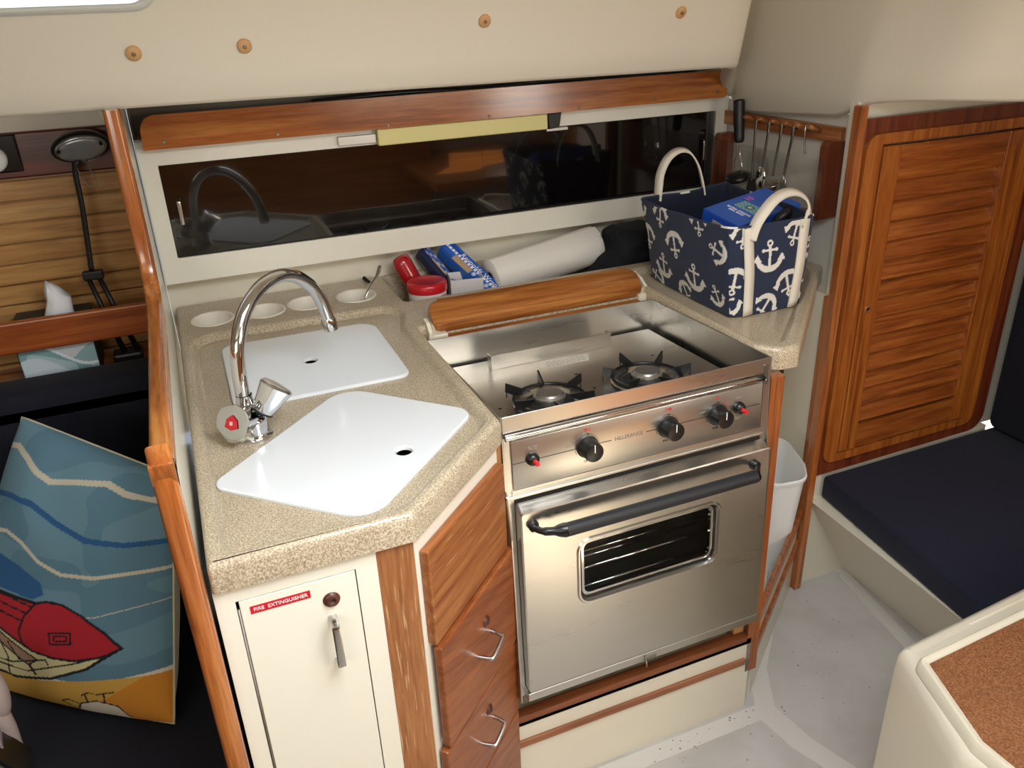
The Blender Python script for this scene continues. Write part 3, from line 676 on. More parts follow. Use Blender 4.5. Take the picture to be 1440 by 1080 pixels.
# =================================================================== STOVE (built upright, then tipped 2 degrees on its gimbals)
ST = Vector((.275, .21, .325))
st = thing('gas_stove', 'stainless two-burner marine stove with oven', 'stove', ST)
def sp_(name, b, m, parent=st, label=None, smooth=None): return obj(name, b, m, parent, label, smooth)
b = bm_new(); box(b, .012, .015, .02, .41, .335, .850); box(b, .532, .535, .02, .41, .335, .850); box(b, .012, .535, .405, .41, .335, .85); box(b, .012, .535, .02, .41, .335, .34); box(b, .012, .535, .02, .022, .335, .445); box(b, .012, .535, .02, .022, .725, .85); sp_('body', b, steel_dark, smooth=None)
for x0, x1, nm in ((0, .003, 0), (.5475, .5505, 1)):
    b = bm_new()
    prism(b, [(x0, .0, .93), (x0, .425, .93), (x0, .425, .33), (x0, -.018, .33), (x0, -.018, .70), (x0, -.002, .79)], (x1-x0, 0, 0), .0006, 1)
    if nm == 0: box(b, .003, .016, -.001, .001, .33, .89)
    else: box(b, .535, .5475, .0, .002, .33, .93)
    sp_('side_panel', b, steel)
b = bm_new(); box(b, .003, .5475, .422, .425, .845, .930, .0005, 1); sp_('back_panel', b, steel)
b = bm_new(); box(b, .010, .532, .006, .41, .858, .865, .002); sp_('cooktop', b, steel)
b = bm_new(); box(b, .532, .5475, .004, .42, .835, .838); sp_('side_shade', b, void_shade, st, 'dark strip painted as shade beside the cooktop')
b = bm_new(); box(b, .002, .540, -.002, .001, .900, .930, .0008, 1); box(b, .002, .54, .001, .012, .900, .902); sp_('front_lip', b, steel)
b = bm_new(); box(b, .532, .542, -.004, .004, .878, .918, .001, 1); lathe(b, [(0, .002), (.003, .002), (.003, 0)], (.5365, -.004, .887), (0, -1, 0), 14); sp_('latch_bracket', b, steel_dark)
b = bm_new(); tube(b, [(.004, -.007, .8935), (.512, -.007, .8935)], .0058, 16); sp_('front_rail', b, chrome, st, 'polished front rail', R(50))
b = bm_new(); tube(b, [(.512, -.007, .8935), (.530, -.007, .8935)], .0045, 12); sp_('rail_end', b, blackpl, st, 'dark rail end')
# inner guard plate and data label
b = bm_new(); box(b, .118, .402, .352, .3535, .865, .897, .0005, 1); box(b, .118, .1195, .353, .375, .866, .896); box(b, .4005, .402, .353, .375, .866, .896); sp_('guard_plate', b, steel)
b = bm_new(); prism(b, [(.238, .342, .8652), (.222, .305, .8652), (.322, .303, .8652), (.336, .338, .8652)], (0, 0, .0006)); lb = sp_('data_label', b, M('data label', '#C9C2B4', .4), st, 'small printed data label')
b = bm_new()
for k in range(5):
    y = .334 - k*.0065; random.seed(k); x = .236 - k*.002
    while x < .318: 
        wd = random.uniform(.004, .012); box(b, x, x+wd, y-.0008, y+.0008, .8659, .8661); x += wd+.003
sp_('print', b, inkgrey, lb)
# burners
def burner(cx, cy, a0):
    z = .865
    bu = thing('b', '', '', (cx, cy, z)); bu.name = 'burner'; bu.parent = st; WORLD[bu.name] = Vector((cx, cy, z)); bu.location = Vector((cx, cy, z))-ST
    for k in ('label', 'category'): del bu[k]
    b = bm_new(); lathe(b, [(.071, .0005), (.069, .004), (.062, .0075), (.056, .0055), (.048, .001), (.046, -.002)], (cx, cy, z), seg=48); obj('drip_ring', b, steel, bu, 'polished steel drip ring')
    b = bm_new(); lathe(b, [(.0475, .0012), (.040, .0015), (.0, .0012)], (cx, cy, z), seg=40); obj('well', b, void_shade, bu, 'dark disc painted as burner well shade')
    b = bm_new(); lathe(b, [(.028, .0012), (.0285, .010), (.0300, .0105), (.0300, .014), (.0285, .0155), (.026, .0165), (.024, .0205), (.0, .0220)], (cx, cy, z), seg=40)
    for k in range(36):
        a = 2*PI*k/36; obox(b, (cx+.0303*math.cos(a), cy+.0303*math.sin(a), z+.0125), (math.cos(a), math.sin(a), 0), (-math.sin(a), math.cos(a), 0), (0, 0, 1), .0008, .001, .0018)
    obj('cap', b, M('burner cap %d' % (cx*100), '#A9A7A2', .35, .9), bu, 'ribbed metal burner cap', smooth=R(40))
    b = bm_new(); tube(b, [(cx+.069*math.cos(t), cy+.069*math.sin(t), z+.008) for t in [2*PI*k/64 for k in range(65)]], .0032, 10, caps=False)
    for k in range(6):
        a = a0 + k*PI/3; d = V(math.cos(a), math.sin(a), 0); s = V(-d.y, d.x, 0); c = V(cx, cy, z)
        P_ = [c+d*.036+V(0, 0, .018), c+d*.052+V(0, 0, .022), c+d*.087+V(0, 0, .031), c+d*.0885+V(0, 0, .013), c+d*.070+V(0, 0, .007), c+d*.050+V(0, 0, .011)]
        prism(b, [p - s*.0018 for p in P_], s*.0036, .0006, 1)
        tube(b, [c+d*.086+V(0, 0, .014), c+d*.086+V(0, 0, .001)], .0012, 6)
    obj('pan_support', b, black, bu, 'black pan support', recalc=True)
burner(.158, .150, R(20)); burner(.372, .152, R(38))
for x, y in ((.062, .165), (.262, .245), (.262, .165), (.45, .258)):
    b = bm_new(); lathe(b, [(0, .0004), (.0035, .0003)], (x, y, .8652), seg=12); sp_('deck_hole', b, void_shade)
# control panel
b = bm_new(); box(b, .015, .531, -.004, .02, .790, .8835, .002, 2); box(b, .013, .533, -.001, .02, .7885, .886); cp = sp_('control_panel', b, M('satin control panel', '#D2CFC8', .34, 1., rvar=(5, (1, 8, 8), .29, .36)), smooth=R(40))
b = bm_new(); box(b, .0, .535, -.009, .02, .7745, .7795, .001); box(b, .013, .535, -.003, .02, .779, .788); sp_('ledge', b, steel)
b = bm_new(); box(b, .016, .535, -.0005, .02, .750, .7745); sp_('gap_shade', b, void_shade)  # dark slab paints the shaded slot above the oven door
fy = -.0045
def knob(cx, cz):
    g = bm_new(); lathe(g, [(.0, .0045), (.0195, .0045), (.021, .0035), (.021, 0)], (cx, fy+.0005, cz), (0, -1, 0), 36)
    lathe(g, [(.0195, .004), (.0182, .008), (.0177, .027), (.0168, .0295), (.0152, .0300), (0, .0300)], (cx, fy, cz), (0, -1, 0), 36)
    k = obj('knob', g, black, cp, 'black control knob', smooth=R(45))
    g = bm_new(); box(g, cx-.0008, cx+.0008, fy-.0305, fy-.0298, cz+.001, cz+.0148); box(g, cx-.0008, cx+.0008, fy-.030, fy-.015, cz+.0135, cz+.0160); obj('pointer', g, whiteprint, k, 'white pointer line')
    g = bm_new()   # printed arc and ticks
    arc = [(cx+.0235*math.cos(a), cz+.0235*math.sin(a)) for a in [R(-20+ t*10) for t in range(24)]]
    for p, q in zip(arc, arc[1:]):
        d = Vector((q[0]-p[0], 0, q[1]-p[1])); obox(g, ((p[0]+q[0])/2, fy+.0004, (p[1]+q[1])/2), d, (0, 1, 0), d.cross(Vector((0, 1, 0))), d.length/2+.0002, .0003, .00035)
    prism(g, [(cx+.001, fy+.0001, cz+.0255), (cx+.001, fy+.0001, cz+.0215), (cx+.006, fy+.0001, cz+.0233)], (0, .0005, 0))
    obj('dial_print', g, ink, cp)
for cx, lab in ((.1575, 'LEFT'), (.3215, 'RIGHT'), (.4285, 'OVEN')):
    knob(cx, .8405)
    text(lab, .0062, ink, 'lettering', cp, (cx, fy+.0003, .8125), (1, 0, 0), (0, 0, 1))
    text('LIGHT', .0045, inkgrey, 'lettering', cp, (cx-.031, fy+.0003, .851), (1, 0, 0), (0, 0, 1)) if lab == 'OVEN' else None
    if lab != 'OVEN':
        text('HIGH', .0042, inkgrey, 'lettering', cp, (cx-.029, fy+.0003, .858), (1, 0, 0), (0, 0, 1)); text('LIGHT', .0042, inkgrey, 'lettering', cp, (cx-.034, fy+.0003, .849), (1, 0, 0), (0, 0, 1))
        text('OFF', .0042, inkgrey, 'lettering', cp, (cx-.006, fy+.0003, .8665), (1, 0, 0), (0, 0, 1))
for x, z, f in ((.1555, .8735, 1), (.3265, .8745, 1), (.4285, .8735, 1)):
    b = bm_new(); lathe(b, [(0, .0006), (.0030, .0004)], (x, fy+.0002, z), (0, -1, 0), 20); obj('red_dot', b, redprint, cp)
for x, z in ((.1625, .8735), (.3195, .8745)):
    b = bm_new(); rr = [[b.verts.new((x+r*math.cos(2*PI*k/20), fy-.0003, z+r*math.sin(2*PI*k/20))) for k in range(20)] for r in (.0022, .0030)]; bridge(b, rr[0], rr[1]); obj('ring_print', b, redprint, cp)
b = bm_new()
for x0, x1 in ((.0165, .042), (.064, .137), (.179, .206), (.277, .300), (.344, .407), (.450, .463), (.492, .525)): box(b, x0, x1, fy-.0003, fy+.0005, .8400, .8409)
obj('rule_print', b, ink, cp, 'thin black line')
text('HILLERANGE', .0105, M('logo grey', '#77746E', .5), 'logo_lettering', cp, (.2415, fy+.0002, .8405), (1, 0, 0), (0, 0, 1), sx=.95)
for x, l1 in ((.052, 'BURNER\nIGNITE'), (.477, 'IGNITE')):
    b = bm_new(); lathe(b, [(.0125, 0), (.0122, .004), (.0110, .008), (.0080, .0115), (.0052, .0125), (0, .0125)], (x, fy, .8435), (0, -1, 0), 28); ig = obj('igniter', b, black, cp, 'black igniter boss', smooth=R(60))
    b = bm_new(); lathe(b, [(.0042, .010), (.0042, .024), (.0036, .0255), (0, .0257)], (x, fy, .8435), (0, -1, 0), 20); obj('button', b, redbtn, ig, 'red push button', smooth=R(50))
    text(l1, .0048, inkgrey, 'lettering', cp, (x+.002, fy+.0003, .8635), (1, 0, 0), (0, 0, 1))
text('OVEN\nIGNITE', .0042, inkgrey, 'lettering', cp, (.479, fy+.0003, .823), (1, 0, 0), (0, 0, 1))
# oven door with window
dfy = -.024
b = bm_new()
po = rpoly([(.017, .352), (.545, .352), (.545, .752), (.017, .752)], .006, 4); pw = rpoly([(.131, .529), (.428, .529), (.428, .659), (.131, .659)], .020, 6)
fo = [b.verts.new((x, dfy+.001, z)) for x, z in po]; fo2 = [b.verts.new((x, dfy, z)) for x, z in offs(po, .003)]
bo = [b.verts.new((x, -.002, z+(.010 if z > .7 else 0))) for x, z in po]
w0 = [b.verts.new((x, dfy, z)) for x, z in offs(pw, -.009)]; w1 = [b.verts.new((x, dfy-.003, z)) for x, z in offs(pw, -.006)]; w2 = [b.verts.new((x, dfy-.003, z)) for x, z in offs(pw, -.003)]; w3 = [b.verts.new((x, dfy+.004, z)) for x, z in pw]; w4 = [b.verts.new((x, -.002, z)) for x, z in pw]
fill(b, [fo2, w0]); bridge(b, fo, fo2); bridge(b, bo, fo)
for p, q in ((w0, w1), (w1, w2), (w2, w3), (w3, w4)): bridge(b, p, q)
fill(b, [bo, w4])
od = sp_('oven_door', b, steel, smooth=R(35))
b = bm_new(); prism(b, [(x, dfy+.0045, z) for x, z in pw], (0, .003, 0)); obj('oven_window', b, glass, od, 'clear oven window', recalc=True)
b = bm_new(); rect_ring(b, [(.136, .534), (.423, .534), (.423, .654), (.136, .654)], [(.141, .539), (.418, .539), (.418, .649), (.141, .649)], dfy+.009, dfy+.016, .015, .012); obj('window_seal', b, chrome, od)
b = bm_new()   # oven cavity walls seen through the glass
box(b, .06, .50, .30, .302, .45, .72); box(b, .06, .50, .0, .30, .448, .450); box(b, .06, .50, .0, .30, .72, .722); box(b, .058, .06, .0, .30, .45, .72); box(b, .50, .502, .0, .30, .45, .72)
bd = bpy.data.objects['body']; 
oc = sp_('oven_cavity', b, M('oven lining', '#5E625C', .3, .9), st)
b = bm_new()
for k in range(5): tube(b, [(.065, .03+k*.05, .560), (.495, .03+k*.05, .560)], .0028, 8)
for k in range(3): tube(b, [(.065, .05+k*.09, .50), (.495, .05+k*.09, .50)], .004, 8)
tube(b, [(.07, .02, .56), (.07, .28, .56)], .003, 8); tube(b, [(.49, .02, .56), (.49, .28, .56)], .003, 8)
obj('oven_rack', b, chrome, oc)
# handle
b = bm_new(); tube(b, [(.086, -.058, .7205), (.484, -.058, .7205)], .0125, 20); hb = obj('handle', b, M('black grip', '#1B1D22', .5), od, 'thick black handle bar', smooth=R(50))
for s, x0, x1 in ((-1, .040, .088), (1, .506, .482)):
    b = bm_new(); tube(b, smooth_path([(x0, dfy, .724), (x0, dfy-.010, .7235), (x0-s*.012*(1 if s < 0 else 1), dfy-.024, .722), (x1, -.058, .7205)], 5), [.0105]+[.0095]*4+[.0060]*5+[.0075]*3+[.011, .0128, .0130], 14, flat=1.)
    obj('handle_end', b, black, hb, 'flared black handle end', smooth=R(60))
b = bm_new(); box(b, .014, .547, -.0225, .02, .331, .3495, .001, 1); box(b, .016, .545, -.012, .0, .3495, .3525); sp_('bottom_rail', b, steel)
b = bm_new(); box(b, .268, .296, -.0245, -.022, .334, .341, .0005, 1); box(b, .268, .271, -.0245, -.022, .3415, .347); tube(b, [(.273, -.023, .338), (.268, -.034, .325)], .0018, 8); sp_('catch', b, steel_dark, st, 'small metal catch')
th = R(-2.0); P = Vector((0, 0, .93)); Rm = Matrix.Rotation(th, 3, 'X')
# bottom of the stove swings towards the viewer
st.rotation_euler = (th, 0, 0); st.location = P + Rm @ (ST - P)

# teak fiddle board hinged behind the stove
fb = thing('fold_down_board', 'thick varnished teak board lying behind the stove top', 'board', (.29, .49, .90))
a = Vector((0, .89, .46)).normalized(); nn = Vector((0, -.46, .89)).normalized()
b = bm_new()
pp = rpoly([(.034, -.040), (.548, -.040), (.562, .040), (.040, .040)], [.016, .012, .02, .028], 6)
prism(b, [V(x, .500, .937)+a*h - nn*.010 for x, h in pp], nn*.020, .006, 3); obj('board', b, teak, fb, smooth=R(50))
b = bm_new(); box(b, .062, .535, .444, .464, .891, .907, .003); obj('hinge_strip', b, teak, fb, 'lower teak strip')
b = bm_new(); prism(b, [(.560, .462, .900), (.560, .53, .922), (.560, .53, .952), (.560, .500, .945), (.560, .458, .922)], (.007, 0, 0)); box(b, .536, .5605, .458, .475, .893, .918, .002)
obj('bracket', b, M('ivory bracket', '#DCD4BE', .45), fb, 'ivory plastic end bracket'); b = bm_new()
prism(b, [(.018, .452, .895), (.018, .490, .915), (.018, .490, .940), (.018, .470, .937), (.018, .452, .920)], (.008, 0, 0), .001); box(b, .0255, .061, .452, .475, .888, .912, .003)
obj('bracket', b, bpy.data.materials['ivory bracket'], fb, 'ivory plastic end bracket')
b = bm_new(); lathe(b, [(0, .001), (.0025, 0)], (.09, .452, .899), (0, -1, 0), 10); obj('screw', b, blackpl, fb)

# =================================================================== FAUCET
fc = thing('faucet', 'chrome swan-neck mixer tap between the white sink lids', 'faucet', (-.381, .160, .915))
b = bm_new(); lathe(b, [(.030, 0), (.030, .004), (.0275, .006), (.0265, .014), (.0255, .030), (.023, .040), (.017, .047), (0, .050)], (-.378, .152, .915), seg=40, sx=1., sy=1.)
tube(b, [(-.398, .132, .955), (-.378, .155, .950), (-.362, .160, .952)], [.021, .024, .021], 24)
lathe(b, [(.019, 0), (.0185, .008), (.0155, .016), (.0135, .024), (.0132, .030)], (-.383, .163, .957), (.02, .03, 1), 32)
obj('body', b, chrome, fc, smooth=R(50))
b = bm_new(); pth = smooth_path([(-.3825, .164, .972), (-.3835, .165, 1.010), (-.379, .171, 1.060), (-.366, .184, 1.100), (-.345, .205, 1.128), (-.317, .233, 1.144), (-.285, .265, 1.146), (-.255, .295, 1.131), (-.229, .321, 1.102), (-.212, .338, 1.066), (-.204, .346, 1.030)], 6)
tube(b, pth, .0118, 24); obj('spout', b, chrome, fc, 'tall curved chrome spout', smooth=R(60))
b = bm_new(); e = V(-.2035, .3465, 1.030); tube(b, [e, e+V(.0003, .0003, -.004), e+V(.002, .002, -.0245), e+V(.002, .002, -.026)], [.0125, .0142, .0142, .0115], 24); obj('aerator', b, chrome, fc, smooth=R(40))
def tapknob(p0, d, r0, r1, L_, mt, name, lab):
    b = bm_new(); p0 = Vector(p0); d = Vector(d).normalized()
    prof = [(r0*.9, 0), (r0, .002), (r0+(r1-r0)*.5, L_*.5), (r1, L_*.94), (r1*.93, L_*.985), (r1*.8, L_), (0, L_+.001)]
    lathe(b, prof, p0, d, 36); az = d; 
    for v in b.verts:   # soft lobes around the grip
        q = v.co-p0; h = q.dot(az); rv = q-az*h
        if rv.length > .004:
            ax = az.orthogonal().normalized(); ay = az.cross(ax); an = math.atan2(rv.dot(ay), rv.dot(ax))
            v.co = p0+az*h+rv*(1-.10*max(0, math.cos(3*an))*min(1, h/.01))
    return obj(name, b, mt, fc, lab, smooth=R(40))
tapknob((-.360, .140, .962), (.60, .10, .79), .0190, .0290, .050, chrome, 'cold_knob', 'tapered chrome knob')
b = bm_new(); lathe(b, [(.018, -.002), (.0195, 0), (.018, .002)], (-.360, .140, .962), (.60, .10, .79), 30); obj('seal', b, blackpl, fc)
hk = tapknob((-.398, .136, .953), (-.62, -.70, .36), .022, .0315, .018, M('hot knob chrome', '#C9CBCB', .12, 1.), 'hot_knob', 'lobed chrome knob with red hot mark')
d = Vector((-.62, -.70, .36)).normalized(); s = Vector((0, 0, 1)).cross(d).normalized(); t = d.cross(s); c = Vector((-.398, .136, .953)) + d*.0198
b = bm_new(); prism(b, [c + s*.014*math.cos(a)*(1 if k % 2 else .82) + t*.014*math.sin(a)*(1 if k % 2 else .82) for k, a in enumerate([2*PI*k/6+.5 for k in range(6)])], d*.0012, .0008, 1); rm = obj('hot_mark', b, red, hk, 'red hot water mark')
b = bm_new()
for k in (-1, 0, 1): obox(b, c+d*.0013+t*k*.0022, s, t, d, .0026, .0006, .0003)
obj('mark_print', b, whiteprint, rm)

# =================================================================== THINGS IN THE TROUGH BEHIND THE STOVE
def inside(p, poly):
    x, y = p; r = False; n = len(poly); j = n-1
    for i in range(n):
        xi, yi = poly[i]; xj, yj = poly[j]
        if (yi > y) != (yj > y) and x < (xj-xi)*(y-yi)/(yj-yi)+xi: r = not r
        j = i
    return r
def pdist(p, line):
    x, y = p; best = 9e9
    for (x1, y1), (x2, y2) in zip(line, line[1:]):
        dx, dy = x2-x1, y2-y1; L2 = dx*dx+dy*dy
        t = max(0, min(1, ((x-x1)*dx+(y-y1)*dy)/L2)) if L2 else 0
        d = (x-x1-t*dx)**2+(y-y1-t*dy)**2
        if d < best: best = d
    return best**.5
def painted(name, f, cf, nu, nv, mat, parent=None, closed=False, origin=None, label=None, smooth=True, solid=0):
    """surface grid whose printed pattern is a per-vertex colour attribute"""
    base = Vector(origin) if origin is not None else WORLD[parent.name]
    W = nu if closed else nu+1
    vs = []; cs_ = []
    for j in range(nv+1):
        for i in range(W):
            p = Vector(f(i/nu, j/nv)) - base; vs.append(p); cs_.append(cf(i/nu, j/nv))
    fs = [(j*W+i, j*W+(i+1) % W, (j+1)*W+(i+1) % W, (j+1)*W+i) for j in range(nv) for i in range(nu)]
    me = bpy.data.meshes.new(name); me.from_pydata(vs, [], fs); me.materials.append(mat)
    a = me.color_attributes.new('Col', 'FLOAT_COLOR', 'POINT')
    flat = []
    for c in cs_: flat += list(c)
    a.data.foreach_set('color', flat)
    if smooth: me.shade_smooth()
    o = bpy.data.objects.new(name, me); link(o, base, parent)
    if solid:
        md = o.modifiers.new('thickness', 'SOLIDIFY'); md.thickness = solid; md.offset = 0
    if label: o['label'] = label
    return o

# paper towel roll
p0, p1 = V(.278, .760, .912), V(.600, .806, .946); d = (p1-p0).normalized(); Lr = (p1-p0).length
pt = thing('paper_towel_roll', 'roll of white paper towel lying under the sliding cabinet', 'paper towel', p0)
b = bm_new(); lathe(b, [(.020, .001), (.0205, 0), (.050, 0), (.0515, .0015), (.052, .02), (.052, Lr-.02), (.0515, Lr-.0015), (.050, Lr), (.0205, Lr), (.020, Lr-.001)], p0, d, 56)
side = d.orthogonal().normalized(); upv = Vector((0, -.55, .83)); upv = (upv-d*upv.dot(d)).normalized(); sv = d.cross(upv)
prism(b, [p0+d*.001+upv*.0515+sv*-.02, p0+d*.001+upv*.0532+sv*.0, p0+d*.001+upv*.0515+sv*.012, p0+d*.001+upv*.050+sv*0], d*(Lr-.002))
obj('roll', b, M('embossed paper', '#E6E0D6', .9, bump=(150, (1, 1, 1), .6, .002)), pt, smooth=R(50))
b = bm_new(); lathe(b, [(.0195, .0), (.0195, Lr), (.0178, Lr), (.0178, 0), (.0195, 0)], p0, d, 36); obj('core', b, M('cardboard core', '#A08A6C', .9), pt, 'cardboard core', smooth=R(50))
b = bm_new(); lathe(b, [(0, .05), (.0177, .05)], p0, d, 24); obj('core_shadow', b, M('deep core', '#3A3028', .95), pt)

# red lidded jar and red bottle
jr = thing('jar', 'round white jar with bright red screw lid in the trough', 'jar', (.100, .728, .841))
b = bm_new(); lathe(b, [(0, 0), (.043, 0), (.046, .003), (.0465, .078), (.045, .084)], (.100, .728, .841), seg=44); obj('jar_body', b, M('jar white', '#E5DED8', .35), jr, smooth=R(50))
b = bm_new(); lathe(b, [(.0475, .082), (.049, .083), (.049, .099), (.0475, .1035), (.043, .106), (.038, .1055), (.036, .1045), (0, .1045)], (.100, .728, .841), seg=60); obj('lid', b, red, jr, 'red screw lid', smooth=R(50))
t_ = text('776 M', .014, M('jar print', '#9A2A34', .5), 'lettering', jr, (0, 0, 0), (1, 0, 0), (0, 0, 1), align='LEFT')
bmt = bmesh.new(); bmt.from_mesh(t_.data)
for v in bmt.verts:
    w_ = v.co + WORLD['jar']; an = R(-62) + w_.x/.0468; r_ = .0470 - w_.y
    v.co = V(.100+r_*math.cos(an),   .728+r_*math.sin(an), .911+w_.z) - WORLD['jar']
bmt.to_mesh(t_.data); bmt.free()
b = bm_new(); q0 = V(.110, .795, .868); q1 = V(.060, .822, .989); d = (q1-q0).normalized(); L_ = (q1-q0).length
lathe(b, [(0, 0), (.020, 0), (.0225, .002), (.0225, L_*.25), (.0235, L_*.5), (.024, L_*.85), (.0225, L_*.93), (.017, L_*.985), (.008, L_), (0, L_)], q0, d, 32)
tag(obj('bottle', b, M('deep red plastic', '#A80F1C', .22, coat=.5), None, origin=q0, smooth=R(60)), 'rounded red plastic bottle leaning behind the red lidded jar', 'bottle')

# white carton and the two foil wrap boxes leaning in it
wc = thing('carton', 'open white carton in the trough holding blue wrap boxes', 'carton', (.225, .735, .841))
b = bm_new(); ax = V(.98, -.18, 0).normalized(); ay = V(.18, .98, 0).normalized(); c = V(.208, .755, .889)
obox(b, c-ay*.030, ax, ay, V(0, 0, 1), .040, .001, .045); obox(b, c+ay*.030, ax, ay, V(0, 0, 1), .040, .001, .048)
obox(b, c-ax*.040, ax, ay, V(0, 0, 1), .001, .030, .048); obox(b, c+ax*.040, ax, ay, V(0, 0, 1), .001, .030, .048); obox(b, c-V(0, 0, .047), ax, ay, V(0, 0, 1), .040, .030, .001)
obj('box', b, M('white card', '#D6D1CE', .7), wc)
def quadbox(name, base, top, wdir, w, t, label, cols, group, cf):
    base, top = Vector(base), Vector(top); up_ = (top-base).normalized(); wd = Vector(wdir); wd = (wd-up_*wd.dot(up_)).normalized(); nn = wd.cross(up_)
    if nn.y > 0: nn = -nn
    L_ = (top-base).length; th_ = thing(name, label, 'box', base, group); c = (base+top)/2
    b = bm_new(); obox(b, c, wd, nn, up_, w/2, t/2, L_/2, .0015, 1); obj('box_body', b, M(name+' card '+cols, cols, .35), th_)
    painted('front_print', lambda u, v: c - wd*w/2*.97 + wd*w*.97*u + up_*(v-.5)*L_*.98 + nn*(t/2+.0004), cf, int(w*1000), int(L_*700), attrmat('print '+label[:8], .3, coat=.3), th_, label='printed front')
    return th_, c, wd, up_, nn
cB, cD, cS, cW, cT = lin('#1E5FC4'), lin('#163F93'), lin('#C9CCD2'), lin('#E8EDF2'), lin('#B79A78')
def wrapcf(u, v):
    if .72 < u < .80: return cD
    if .55 < v < .82 and u < .42: return cT
    if .45 < u < .62: return cW if (int(v*60) % 3) else cB
    for k in range(5):
        if (u-.25)**2*.25+(v-(.10+k*.10))**2*12 < .0022*3: return cS
    if u > .80: return cB
    return cB if u > .1 else cD
qb = quadbox('wrap_box', (.292, .694, .858), (.188, .850, .985), (1, .30, .1), .044, .036, 'blue kitchen wrap box leaning against the paper towel roll', '#2C62B4', 'wrap boxes', wrapcf)
th_, c, wd, up_, nn = qb
text('Reynolds Wrap', .020, whiteprint, 'lettering', th_, c + nn*.0188 + wd*.010, -up_, wd)
quadbox('wrap_box', (.212, .756, .856), (.128, .858, .985), (1, .3, .1), .030, .030, 'darker wrap box standing left of the blue kitchen wrap box', '#2C3558', 'wrap boxes', lambda u, v: lin('#20264A') if u < .45 else (lin('#C8B070') if .5 < v < .8 and u < .6 else lin('#3A57A8') if (int(v*18)+int(u*5)) % 3 else lin('#9FA6B4')))

# black cloth bag stuffed beside the basket
b = bm_new(); import mathutils
bmesh.ops.create_icosphere(b, subdivisions=5, radius=1.0)
for v in b.verts:
    p = v.co.copy(); sx = lambda t, e: math.copysign(abs(t)**e, t)
    q = V(.700+.092*sx(p.x, .7), .765+.075*sx(p.y, .8), .925+.083*sx(p.z, .7))
    if p.x < 0 and p.z < .35: q.x -= (-p.x)**1.5*.13*(.35-p.z); q.y -= (-p.x)*.030; q.z -= (-p.x)*.012
    n_ = (mathutils.noise.noise(q*16)*.014 + abs(mathutils.noise.noise(q*30+V(3, 1, 2)))*.018 - .006)
    q += p.normalized()*n_
    q.z = min(q.z, .997); q.y = min(q.y, .862)
    if q.z < .842: q.z = .842
    v.co = q
for f in b.faces: f.smooth = True
tag(obj('cloth_bag', b, blackfab, None, origin=(.6, .77, .842)), 'crumpled black cloth bag between paper towel and anchor basket', 'bag')
b = bm_new(); tube(b, [(-.026, .858, .9365), (.045, .668, .868)], .0052, 12); tag(obj('marker_pen', b, M('pen black', '#101012', .25), None, origin=(.01, .76, .87), smooth=R(50)), 'slim black pen leaning over the trough end', 'pen')
b = bm_new(); pth = smooth_path([(-.068, .735, .885), (-.050, .745, .925), (-.030, .758, .950), (-.008, .775, .968), (.002, .785, .985)], 6)
tube(b, pth, [.003]*12+[.004]*6+[.006]*(len(pth)-20)+[.005, .003], 10, flat=.35); tag(obj('spoon', b, chrome, None, origin=(-.06, .74, .88)), 'small metal spoon standing in the fourth cup hole', 'spoon')

# =================================================================== ANCHOR BASKET
cN, cNi, cA = lin('#1D2740'), lin('#10182F'), lin('#D9D5CC')
def anchor(u, v):
    r = math.hypot(u, v-.40)
    if .045 < r < .105: return True
    if abs(u) < .045+.03*max(0, -v) and -.42 < v < .32: return True
    if abs(v-.20) < .035 and abs(u) < .22: return True
    if math.hypot(abs(u)-.23, v-.20) < .055: return True
    if v < .02 and math.hypot(u, v-.02) < .50 and math.hypot(u*.95, (v-.13)*1.0) > .41: return True
    a = abs(u)
    if -.14 < v < .09 and .28 < a < .56 and abs(a-.43)*1.25 < (.09-v)*.85: return True
    return False
def pattern(x, y, lst):
    for (cx, cy, s, ang) in lst:
        dx, dy = x-cx, y-cy
        if abs(dx) < s and abs(dy) < s:
            c_, s_ = math.cos(R(ang)), math.sin(R(ang))
            if anchor((dx*c_+dy*s_)/s*.88, (-dx*s_+dy*c_)/s*.88): return True
    return False
front_list = [(.707, 1.045, .062, 0), (.764, .978, .058, 200), (.712, .932, .055, 150), (.628, 1.000, .056, 176), (.638, 1.098, .05, 183), (.770, 1.088, .050, 165), (.622, .945, .05, 20), (.83, 1.05, .05, 40), (.80, .96, .05, 15)]
left_list = [(.543, 1.030, .058, 180), (.416, 1.040, .058, 188), (.470, 1.096, .052, 175), (.323, 1.108, .050, 185), (.479, .972, .058, -8), (.348, .978, .060, -4), (.398, .930, .05, 200), (.520, .93, .05, 60), (.262, 1.060, .05, 70), (.275, .955, .045, 20), (.56, 1.10, .045, 10)]
bk = thing('storage_basket', 'navy fabric basket printed with white anchors, on the right corner counter', 'basket', (.72, .40, .916))
bot = [V(.628, .234, .918), V(.812, .228, .918), V(.815, .555, .918), (V(.632, .56, .918))]
topc = [V(.600, .226, 1.117), V(.826, .226, 1.117), V(.838, .560, 1.128), V(.592, .560, 1.118)]
